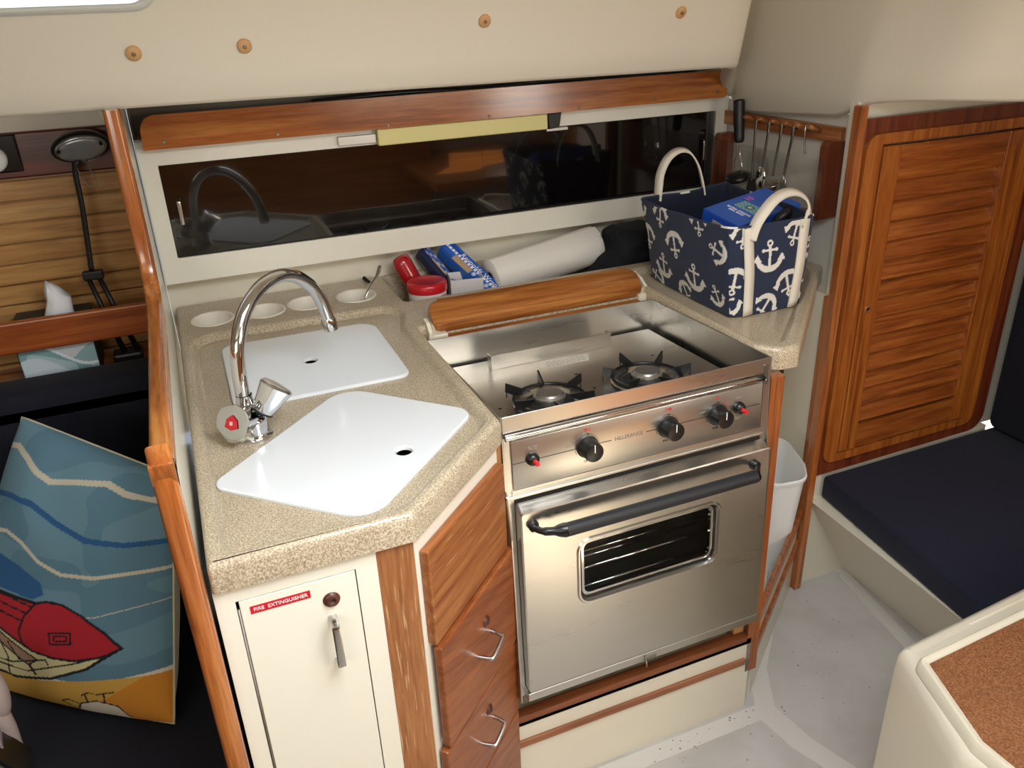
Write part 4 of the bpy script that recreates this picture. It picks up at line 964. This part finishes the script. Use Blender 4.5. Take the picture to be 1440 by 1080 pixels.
def shell(inset, z0=0.):
    sides = [(0, 1), (1, 2), (2, 3), (3, 0)]; lens_ = [.22, .33, .22, .33]; tot = sum(lens_)
    cb = sum(bot, V(0, 0, 0))/4; ct_ = sum(topc, V(0, 0, 0))/4
    def f(u, v):
        s = (u % 1)*tot; k = 0
        while k < 3 and s > lens_[k]: s -= lens_[k]; k += 1
        t = s/lens_[k]; i, j = sides[k]
        vv = z0+(1-z0)*v
        pb = bot[i].lerp(bot[j], t); pt_ = topc[i].lerp(topc[j], t)
        p = pb.lerp(pt_, vv); e = pb-cb; out = Vector(((bot[j]-bot[i]).y, -(bot[j]-bot[i]).x, 0)).normalized()
        bul = math.sin(PI*t)*(.004+.006*math.sin(PI*min(1, vv*1.05)))
        p += out*bul
        cdist = min(t, 1-t)*lens_[k]     # soften the vertical corners
        if cdist < .012:
            cen = cb.lerp(ct_, vv); p += (cen-p).normalized()*(.012-cdist)*.35
        p += out*(mathutils.noise.noise(p*11)*.004)
        p.z += mathutils.noise.noise(V(p.x*9, p.y*9, 2))*.006*vv - math.sin(PI*t)*.006*vv
        cen = cb.lerp(ct_, vv); q = V(cen.x-p.x, cen.y-p.y, 0); 
        if inset: p += q.normalized()*inset
        return p
    return f, lens_, tot
fo_, lens_, tot = shell(0); fi_, _, _ = shell(.005)
def cfb(u, v):
    p = fo_(u, v); s = (u % 1)*tot; k = 0
    while k < 3 and s > lens_[k]: s -= lens_[k]; k += 1
    if k == 0: return cA if pattern(p.x, p.z, front_list) else cN
    if k == 3: return cA if pattern(-p.y, p.z, [(-a, c_, s_, an) for a, c_, s_, an in left_list]) else cN
    if k == 1: return cA if pattern(p.y, p.z, [(.30, 1.05, .055, 0), (.40, .98, .055, 180), (.48, 1.06, .055, 0), (.25, .96, .05, 170)]) else cN
    return cN
fabm = attrmat('printed basket canvas', .9, bump=(700, (1, 1, 1), .4, .0008), sheen=.1)
painted('outer_fabric', fo_, cfb, 640, 130, fabm, bk, closed=True, label='printed outer canvas')
painted('rim', lambda u, v: fo_(u, 1).lerp(fi_(u, 1), v) + V(0, 0, .004*math.sin(PI*v)), lambda u, v: cA if (int(u*46) % 9 == 0) else cN, 320, 6, fabm, bk, closed=True, label='folded rim')
painted('lining', lambda u, v: fi_(u, 1-v), lambda u, v: (cA if v < .10 and math.hypot((u*46) % 7-3, v*20-.5) < .5 else cNi), 320, 20, fabm, bk, closed=True, label='plain dark lining')
b = bm_new(); prism(b, [p+V(0, 0, .002) for p in bot], (0, 0, .004)); obj('bottom', b, M('basket bottom', '#141C38', .9), bk)
def strap(pts, nrm_, w, mt, name, parent, t=.0022, lab=None):
    b = bm_new(); pts = [Vector(p) for p in pts]; rr = []
    for i, p in enumerate(pts):
        tg = (pts[min(i+1, len(pts)-1)]-pts[max(i-1, 0)]).normalized(); n_ = nrm_(i/(len(pts)-1)) if callable(nrm_) else Vector(nrm_); n_ = (n_-tg*n_.dot(tg)).normalized(); s_ = tg.cross(n_)
        rr.append([b.verts.new(p+s_*w/2*a+n_*t/2*c_) for a, c_ in ((-1, -1), (1, -1), (1, 1), (-1, 1))])
    for i in range(len(rr)-1):
        for k in range(4):
            f = b.faces.new((rr[i][k], rr[i][(k+1) % 4], rr[i+1][(k+1) % 4], rr[i+1][k])); f.smooth = k in (0, 2)
    b.faces.new(rr[0]); b.faces.new(rr[-1][::-1]); return obj(name, b, mt, parent, lab)
for xb, xt in ((.668, .655), (.786, .780)):
    uu = lambda x, a=bot[0].x, c_=bot[1].x: (x-a)/(c_-a)
    pts = [fo_(uu(xb)*.22/tot, k/12) + V(0, -.0022, 0) for k in range(13)]
    strap(pts, (0, -1, .1), .024, canvas, 'strap', bk, lab='white webbing strap')
nf = lambda t: Vector((-.55*math.cos(PI*t), -.30-.55*math.sin(PI*t)*.2, .72*math.sin(PI*t)+.05))
strap(smooth_path([(.655, .2215, 1.088), (.664, .2205, 1.118), (.684, .222, 1.143), (.712, .228, 1.163), (.745, .234, 1.172), (.778, .238, 1.168), (.804, .238, 1.152), (.812, .234, 1.130), (.802, .228, 1.112), (.786, .2215, 1.095)], 6), nf, .024, canvas, 'handle', bk, .0035, 'white webbing handle')
strap(smooth_path([(.645, .566, 1.105), (.648, .568, 1.135), (.655, .572, 1.170), (.675, .574, 1.202), (.705, .575, 1.217), (.735, .574, 1.210), (.758, .572, 1.180), (.772, .570, 1.140), (.778, .566, 1.105)], 6), lambda t: Vector((-math.cos(PI*t), -.35, math.sin(PI*t)+.05)), .022, canvas, 'handle', bk, .0035, 'white webbing handle')

# blue carton and black gadget in the basket
bb = thing('bag_box', 'bright blue carton with pink lettering lying in the anchor basket', 'box', (.77, .37, 1.06))
cen = V(.770, .372, 1.092); ax = V(.96, .22, .07).normalized(); ay = V(-.22, .93, .22); ay = (ay-ax*ay.dot(ax)).normalized(); az = ax.cross(ay)
b = bm_new(); obox(b, cen, ax, ay, az, .105, .052, .024, .001, 1); obj('carton', b, M('blue card', '#2450B4', .35), bb)
cb1, cb2, cb3 = lin('#2C5CB8'), lin('#8FB6B0'), lin('#4F8CA8')
def bcf(u, v):
    if .34 < u < .53 and .18 < v < .78:
        r = math.hypot(u-.44, (v-.48)*.5)
        return lin('#17324F') if .035 < r < .05 else (lin('#D9D78A') if r < .02 else (cb2 if (int(u*40)+int(v*18)) % 2 else cb3))
    return cb1
painted('top_print', lambda u, v: cen+ax*(u-.5)*.208+ay*(v-.5)*.102+az*.0246, bcf, 150, 70, attrmat('blue box print', .35), bb, label='printed top')
text('10', .024, M('pink print', '#E85AB8', .5), 'lettering', bb, cen+az*.0250+ax*.022+ay*.030, -ay*0+ax, ay)
text('EXTRA STRONG\nSEAL BAGS', .009, whiteprint, 'lettering', bb, cen+az*.0250-ax*.052+ay*.0, ay*-1, ax)
b = bm_new(); prism(b, [cen-ax*.107-ay*.052-az*.024, cen-ax*.107+ay*.03-az*.024, cen-ax*.117+ay*.01+az*.018, cen-ax*.117-ay*.05+az*.014], -ax*.001); obj('flap', b, M('grey card flap', '#B9B2A4', .7), bb, 'open card flap')
b = bm_new(); tube(b, smooth_path([(.835, .30, 1.085), (.855, .285, 1.112), (.872, .285, 1.120), (.885, .30, 1.112)], 5), .012, 12); tag(obj('clip', b, blackpl, None, origin=(.85, .29, 1.09)), 'small black plastic gadget beside the blue carton', 'gadget')
bpy.data.objects['clip'].location += V(-.045, .03, -.015)

# =================================================================== UTENSIL RACK
rk = thing('utensil_rack', 'teak peg rail with clear pocket on the wall above the basket', 'rack', (1.03, .6, 1.05))
b = bm_new(); box(b, 1.014, 1.0298, .385, .880, 1.226, 1.262, .002); obj('rail', b, teak_y, rk)
pegs = [.690, .637, .587, .540, .497, .452]
for y in pegs:
    b = bm_new(); tube(b, [(1.016, y, 1.248), (.975, y-.004, 1.262)], .0055, 12); obj('peg', b, teak_y, rk)
for y0, y1, z0, z1, lab in ((.383, .410, 1.055, 1.232, 'right wooden end block'), (.795, .822, 1.04, 1.205, 'left wooden end block')):
    b = bm_new(); pp = rpoly([(.983, z0), (1.0298, z0), (1.0298, z1), (.983, z1)], [.008, .001, .001, .010], 5)
    prism(b, [(x, y0, z) for x, z in pp], (0, y1-y0, 0), .002, 2); obj('end_block', b, rackwood, rk, lab)
b = bm_new(); box(b, .9795, .9825, .390, .815, 1.05, 1.19); obj('clear_front', b, clear, rk, 'clear acrylic front')
b = bm_new(); box(b, .983, 1.0298, .41, .795, 1.045, 1.055); obj('pocket_floor', b, rackwood, rk)
X = .978
mk = thing('potato_masher', 'masher with thick black handle hanging at the left of the rack', 'utensil', (X, .70, 1.10))
b = bm_new(); tube(b, smooth_path([(X-.006, .712, 1.302), (X-.006, .710, 1.292), (X-.006, .706, 1.26), (X-.006, .700, 1.215), (X-.006, .697, 1.195)], 5), [.006, .011, .0135, .0145, .015]+[.0145]*8+[.0135]*5+[.0128, .0115, .0105], 18); obj('handle', b, blackpl, mk, 'thick black handle', smooth=R(60))
for s in (-1, 1):
    b = bm_new(); tube(b, smooth_path([(X-.006, .696+s*.006, 1.196), (X-.006, .696+s*.006, 1.165), (X-.006, .695+s*.016, 1.140), (X-.004, .693+s*.016, 1.115)], 5), .0016, 8); obj('wire', b, chrome, mk, 'bent wire stem')
b = bm_new(); lathe(b, [(0, .0), (.03, 0), (.034, .004), (.033, .012), (.02, .02), (0, .022)], (X-.004, .693, 1.098), (-.25, 0, 1), 28); obj('mash_head', b, black, mk, 'round black head')
def utensil(name, lab, y, z0, kind, dy=0):
    t = thing(name, lab, 'utensil', (X, y+dy, z0), None); z1 = 1.256
    b = bm_new()
    pts = [V(X+.006, y, z1-.006), V(X+.002, y, z1+.004), V(X-.004, y, z1), V(X-.004, y+dy*.1, z1-.03), V(X-.002, y+dy*.6, (z0+z1)/2), V(X, y+dy, z0+.03)]
    strap(smooth_path(pts, 5), (-1, 0, .01), .0075 if kind != 'hook' else .004, nickel, 'stem', t, .002, 'flat metal stem')
    b.free(); b = bm_new()
    if kind == 'spoon':
        bmesh.ops.create_uvsphere(b, u_segments=20, v_segments=12, radius=1)
        for v in b.verts: v.co = V(X-.004+v.co.x*.007, y+dy+v.co.y*.018, z0+.005+v.co.z*.028)
        for f in b.faces: f.smooth = True
        obj('bowl', b, chrome, t, 'oval spoon bowl')
    elif kind == 'spatula':
        prism(b, [(X, y+dy-.011, z0+.035), (X, y+dy+.011, z0+.035), (X, y+dy+.02, z0+.01), (X, y+dy+.02, z0-.03), (X, y+dy-.02, z0-.03), (X, y+dy-.02, z0+.01)], (.0015, 0, 0)); obj('blade', b, blackpl, t, 'dark flat blade')
    elif kind == 'ladle':
        lathe(b, [(0, -.018), (.014, -.014), (.022, -.002), (.0225, .002), (.021, .001), (0, -.012)], (X-.002, y+dy, z0+.01), (-.3, 0, 1), 24); obj('bowl', b, nickel, t, 'small round bowl')
    elif kind == 'fork':
        for k in (-1, 0, 1): tube(b, [(X, y+dy, z0+.035), (X, y+dy+k*.008, z0+.02), (X, y+dy+k*.008, z0-.02)], .0018, 6)
        obj('tines', b, nickel, t, 'three long tines')
    else: b.free()
utensil('turner', 'long metal turner with dark blade on the second peg', .637, 1.075, 'spatula', .004)
utensil('serving_spoon', 'metal serving spoon with bright oval bowl on the rack', .587, 1.115, 'spoon', .014)
utensil('ladle', 'slim metal ladle hanging right of the bright spoon', .540, 1.100, 'ladle', .020)
utensil('serving_fork', 'long three-tined fork hanging left of the empty hook', .497, 1.105, 'fork', .022)
t = thing('wire_hook', 'thin pale metal hook alone on the last peg', 'hook', (X, .452, 1.20))
b = bm_new(); tube(b, smooth_path([(X+.002, .452, 1.250), (X-.003, .452, 1.264), (X-.010, .450, 1.258), (X-.008, .449, 1.225), (X-.006, .447, 1.200)], 6), .0022, 10); obj('wire', b, nickel, t)
b = bm_new(); tube(b, [(X+.02, .648+.045*math.cos(a), 1.135+.045*math.sin(a)) for a in [2*PI*k/48 for k in range(49)]], .0014, 8, caps=False)
lathe(b, [(0, 0), (.045, 0), (.045, .001), (0, .001)], (X+.02, .648, 1.135), (-1, 0, 0), 40)
tag(obj('pot_lid', b, clear, None, origin=(X+.02, .648, 1.09)), 'clear round lid standing in the rack pocket', 'lid')

# =================================================================== LEFT SIDE THINGS
lp = thing('reading_lamp', 'black folding reading lamp with oval clear lens on planked wall', 'lamp', (-.60, .80, .85))
hc = V(-.582, .80, 1.318); d = V(.05, -.80, -.45).normalized(); ax = V(1, 0, .12); ax = (ax-d*ax.dot(d)).normalized(); ay = d.cross(ax)
def oval(b, prof, mt, name, parent, lab=None, cen=hc, rat=.60):
    rr = []
    for r, h in prof: rr.append([b.verts.new(cen+ax*math.cos(2*PI*k/40)*r+ay*math.sin(2*PI*k/40)*r*rat+d*h) for k in range(40)] if r > 0 else None)
    for p, q in zip(rr, rr[1:]):
        if p and q: bridge(b, p, q)
    for p, rv in ((rr[0], 1), (rr[-1], 0)):
        f = b.faces.new(p); f.smooth = True
    return obj(name, b, mt, parent, lab, smooth=R(60))
hd = oval(bm_new(), [(.030, -.028), (.046, -.020), (.055, -.006), (.056, .002), (.054, .006), (.050, .004)], black, 'head', lp, 'black oval housing')
oval(bm_new(), [(.0505, .000), (.050, .006), (.044, .009)], M('lamp rim', '#9A9DA0', .2, .8), 'bezel', hd)
oval(bm_new(), [(.044, .0085), (.043, .0105), (.030, .0125)], lens, 'lens', hd, 'ribbed clear lens')
for s in (-1, 1):
    b = bm_new(); c = hc+ax*s*.040+ay*.010+d*.012; tube(b, [c, c+d*.006], .003, 8); obj('lens_clip', b, black, hd)
b = bm_new(); tube(b, smooth_path([(-.597, .775, 1.292), (-.592, .765, 1.265), (-.580, .758, 1.245), (-.565, .758, 1.246), (-.572, .768, 1.275), (-.575, .775, 1.296)], 2), .0011, 6); obj('wire_stand', b, steel_dark, lp, 'thin wire bracket')
b = bm_new(); tube(b, smooth_path([(-.594, .806, 1.295), (-.604, .806, 1.270), (-.608, .806, 1.20), (-.616, .806, 1.12), (-.622, .806, 1.062)], 5), [.010]*4+[.0075]*17, 10, flat=.6); obj('arm', b, blackpl, lp, 'slim black arm')
b = bm_new(); box(b, -.642, -.600, .796, .816, 1.042, 1.062, .004); obj('joint', b, blackpl, lp)
for x0, x1 in ((-.633, -.598), (-.612, -.570)):
    b = bm_new(); tube(b, [(x0, .806, 1.05), (x0+(x1-x0)*.45, .80, .965), (x1, .79, .875)], [.0055, .0055, .0065], 10); obj('leg', b, blackpl, lp)
b = bm_new(); box(b, -.622, -.560, .765, .815, .851, .876, .006); obj('base', b, blackpl, lp)
gg = thing('wall_switch', 'black framed panel with white round knob on the mahogany board', 'switch panel', (-.73, .84, 1.27))
b = bm_new(); box(b, -.79, -.700, .836, .846, 1.276, 1.350, .003); obj('plate', b, M('gloss black panel', '#0E0E10', .15, coat=.5), gg)
b = bm_new(); lathe(b, [(0, .014), (.022, .012), (.026, .004), (.026, 0)], (-.748, .836, 1.305), (0, -1, 0), 28); obj('knob', b, whitepl, gg, 'white round knob', smooth=R(60))

tb = thing('tissue_box', 'tissue box with pale sea print behind the wooden rail', 'tissue box', (-.72, .80, .851))
b = bm_new(); box(b, -.795, -.646, .742, .858, .851, .978, .001, 1); obj('box', b, M('tissue card', '#1E2024', .5), tb)
def tcf(u, v):
    n1 = mathutils.noise.noise(V(u*2.5, v*2.2, 1)); w1 = v-.45-.25*math.sin(u*4.0+1)
    if abs(w1) < .03: return lin('#DCE6EA')
    if w1 < -.25: return lin('#5F8FA8') if n1 > 0 else lin('#C9D6DE')
    if w1 < 0: return lin('#7FA3A8') if n1 > -.1 else lin('#A9C3C6')
    return lin('#C9CFD2') if n1 > .0 else lin('#8FB0B4')
painted('front_print', lambda u, v: V(-.793+.145*u, .7412, .853+.123*v), tcf, 90, 70, attrmat('tissue box print', .4), tb, label='sea print')
b = bm_new(); cen = V(-.706, .80, .978); random.seed(2)
n = 18; r0 = [V(-.706+.030*math.cos(2*PI*k/n), .80+.020*math.sin(2*PI*k/n)*(1+.3*(k % 2)), .975) for k in range(n)]
r1 = [V(-.698+.022*math.cos(2*PI*k/n)*(1+.15*(k % 2)), .80+.014*math.sin(2*PI*k/n), 1.010+.006*math.sin(k*2)) for k in range(n)]
r2 = [V(-.706+.012*math.cos(2*PI*k/n)*(1+.35*(k % 2)), .80+.006*math.sin(2*PI*k/n), 1.030+.008*math.sin(k*1.7)) for k in range(n)]
rows = [[b.verts.new(p) for p in r] for r in (r0, r1, r2)]; tp = b.verts.new(V(-.714, .80, 1.056))
for p, q in zip(rows, rows[1:]): bridge(b, p, q)
for k in range(n): b.faces.new((rows[2][k], rows[2][(k+1) % n], tp)).smooth = True
tag(obj('tissue', b, tissue, None, origin=(-.706, .80, .978)), 'white tissue peaking out above the wooden rail', 'tissue')

# beach print pillow
qc = [V(-.978, .405, .410), V(-.606, .098, .420), V(-.518, .200, .850), V(-.772, .515, .875)]   # BL BR TR TL
px = [(-55, 946), (243, 1014.5), (243.2, 668.8), (31.5, 586.5)]
nP = -((qc[1]-qc[0]).cross(qc[3]-qc[0])).normalized()
if nP.y > 0: nP = -nP
def pil(u, v, side):
    e = lambda t: t
    p = qc[0].lerp(qc[1], u).lerp(qc[3].lerp(qc[2], u), v)
    pin = .018*(1-4*(u-.5)**2); pin2 = .018*(1-4*(v-.5)**2)
    cenP = (qc[0]+qc[1]+qc[2]+qc[3])/4
    bulge = (max(0, 1-abs(2*u-1)**2.6)*max(0, 1-abs(2*v-1)**2.6))**.5
    p = p + nP*side*(.080*bulge + .004*mathutils.noise.noise(V(u*5, v*5, side)))
    p.z -= .012*math.sin(PI*u)*(1-v)**3
    return p
def art(u, v):
    a = [px[0][i]*(1-u)*(1-v)+px[1][i]*u*(1-v)+px[2][i]*u*v+px[3][i]*(1-u)*v for i in (0, 1)]
    return a
seaA, seaB, beige, deep, sand, redA, blk, hullc, brn, wht, orn = [lin(h) for h in ('#6C93A6', '#5F879C', '#D2CDBB', '#2C5F92', '#D6A94E', '#B3202E', '#15181C', '#D6CE9E', '#A5846A', '#E2DCCB', '#D88E2E')]
hull_out = [(3, 797), (50, 813), (105, 829), (120, 827), (140, 831), (165, 846), (188, 868), (206, 893), (186, 903), (150, 906), (120, 902), (95, 893), (60, 868), (20, 840), (-60, 812), (-60, 780)]
inner_p = [(-60, 812), (20, 840), (60, 868), (95, 893), (120, 902), (150, 906), (186, 903), (206, 893), (165, 918), (110, 932), (60, 930), (20, 918), (-60, 890)]
blk_l = [(hull_out, 1.3), ([(105, 829), (88, 846), (79, 866), (82, 882), (95, 893)], 1.2), ([(-40, 790), (60, 818), (100, 834)], .9), ([(-40, 798), (50, 826), (92, 842)], .9), ([(-40, 806), (50, 838), (86, 852)], .9),
         ([(-60, 890), (20, 918), (60, 930), (110, 932), (165, 918), (206, 893)], 1.5), ([(-60, 875), (20, 905), (80, 921), (150, 910), (196, 899)], .9), ([(122, 868), (150, 868), (150, 883), (122, 883), (122, 868)], 1.0), ([(128, 872), (145, 872), (145, 879), (128, 879), (128, 872)], .9),
         ([(14, 838), (98, 905), (84, 912), (14, 850)], .9), ([(-5, 845), (8, 880), (5, 910)], .9), ([(25, 855), (38, 890), (30, 920)], .9), ([(45, 870), (55, 900), (50, 925)], .9), ([(60, 880), (72, 905)], .9), ([(0, 898), (20, 900), (60, 908), (110, 905), (112, 912)], .9), ([(85, 912), (90, 925)], 1.5),
         ([(130, 988), (142, 978), (165, 975), (190, 985), (198, 1008)], .8), ([(112, 975), (125, 972), (140, 980), (128, 990), (112, 975)], .8), ([(152, 977), (154, 963)], .9), ([(147, 966), (156, 962), (166, 963)], .7), ([(175, 979), (178, 964)], .9), ([(168, 965), (178, 964), (191, 963)], .7)]
def pcf(u, v):
    p = art(u, v); p[1] += 9 if p[1] > 935 else 0; x, y = p
    for ln, wd_ in blk_l:
        if pdist(p, ln) < wd_*1.25: return blk
    if inside(p, [(130, 988), (142, 978), (165, 975), (190, 985), (198, 1010), (150, 1018), (138, 1005)]): return wht
    if inside(p, [(14, 838), (98, 905), (84, 912), (14, 850)]): return brn
    if inside(p, hull_out): return redA
    if inside(p, inner_p): return hullc
    ysh = 905+x*.28 if x < 95 else 932+8*math.sin((x-95)/46.)
    if y > ysh+4: return orn if (y > 975 and x > 196) or y > 960+(200-x)*.6 else sand
    if y > ysh-3 and x > 70: return wht
    for ln, w_, c in (([(20, 622), (50, 625), (75, 642), (95, 660), (115, 673), (150, 674), (185, 677), (205, 690), (250, 705)], 3.6, beige), ([(10, 683), (60, 689), (95, 700), (130, 725), (170, 748), (210, 756), (250, 754)], 3.6, deep), ([(0, 729), (60, 735), (85, 750), (110, 775), (140, 792), (180, 797), (250, 790)], 2.5, beige), ([(100, 846), (180, 849), (250, 832)], .6, beige)):
        if pdist(p, ln) < w_: return c
    if inside(p, [(-30, 748), (8, 753), (40, 760), (80, 780), (112, 803), (116, 818), (100, 824), (50, 808), (-30, 790)]): return deep
    return seaA if mathutils.noise.noise(V(x*.012, y*.02, 0)) > 0 else seaB
pw_ = thing('pillow', 'beach print pillow with red boat, leaning on the navy settee', 'pillow', (-.80, .27, .408))
painted('front_cover', lambda u, v: pil(u, v, 1), pcf, 230, 260, attrmat('pillow print', .9, bump=(500, (1, 1, 1), .3, .0006)), pw_, label='printed beach scene front')
painted('back_cover', lambda u, v: pil(1-u, v, -1), lambda u, v: beige, 40, 40, attrmat('pillow back', .9), pw_, label='plain beige back')
ed = [pil(t/20, 0, 0) for t in range(21)]+[pil(1, t/20, 0) for t in range(1, 21)]+[pil(1-t/20, 1, 0) for t in range(1, 21)]+[pil(0, 1-t/20, 0) for t in range(1, 21)]
b = bm_new(); tube(b, ed, .0022, 6, caps=False); obj('piping', b, M('piping', '#CFC7AE', .9), pw_, 'cream piping')

# things at the lower left edge
b = bm_new(); obox(b, (-.862, .098, .475), V(1, .2, 0), V(-.2, 1, 0), V(0, 0, 1), .012, .05, .06, .002, 1)
tag(obj('plastic_tub', b, M('cloudy plastic', '#B9A9AE', .25, trans=.3), None, origin=(-.862, .098, .41)), 'cloudy pinkish plastic tub at the bottom left edge', 'tub')
b = bm_new(); obox(b, (-.848, .060, .52), V(1, .2, .5), V(-.2, 1, 0), V(-.5, 0, 1), .004, .04, .07, .002, 1)
tag(obj('folder', b, M('dark panel', '#101216', .3), None, origin=(-.848, .06, .45)), 'thin black folder leaning at the bottom left edge', 'folder')
b = bm_new(); bmesh.ops.create_uvsphere(b, u_segments=20, v_segments=14, radius=1)
for v in b.verts: v.co = V(-.842+v.co.x*.018, .11+v.co.y*.02, .585+v.co.z*.055)
for f in b.faces: f.smooth = True
lathe(b, [(.012, 0), (.016, .1), (.014, .14)], (-.848, .11, .407), seg=20)
tag(obj('lotion_bottle', b, M('pale bottle', '#B7A6A0', .4), None, origin=(-.845, .11, .407)), 'pale rounded bottle cut by the left edge beside the pillow', 'bottle')
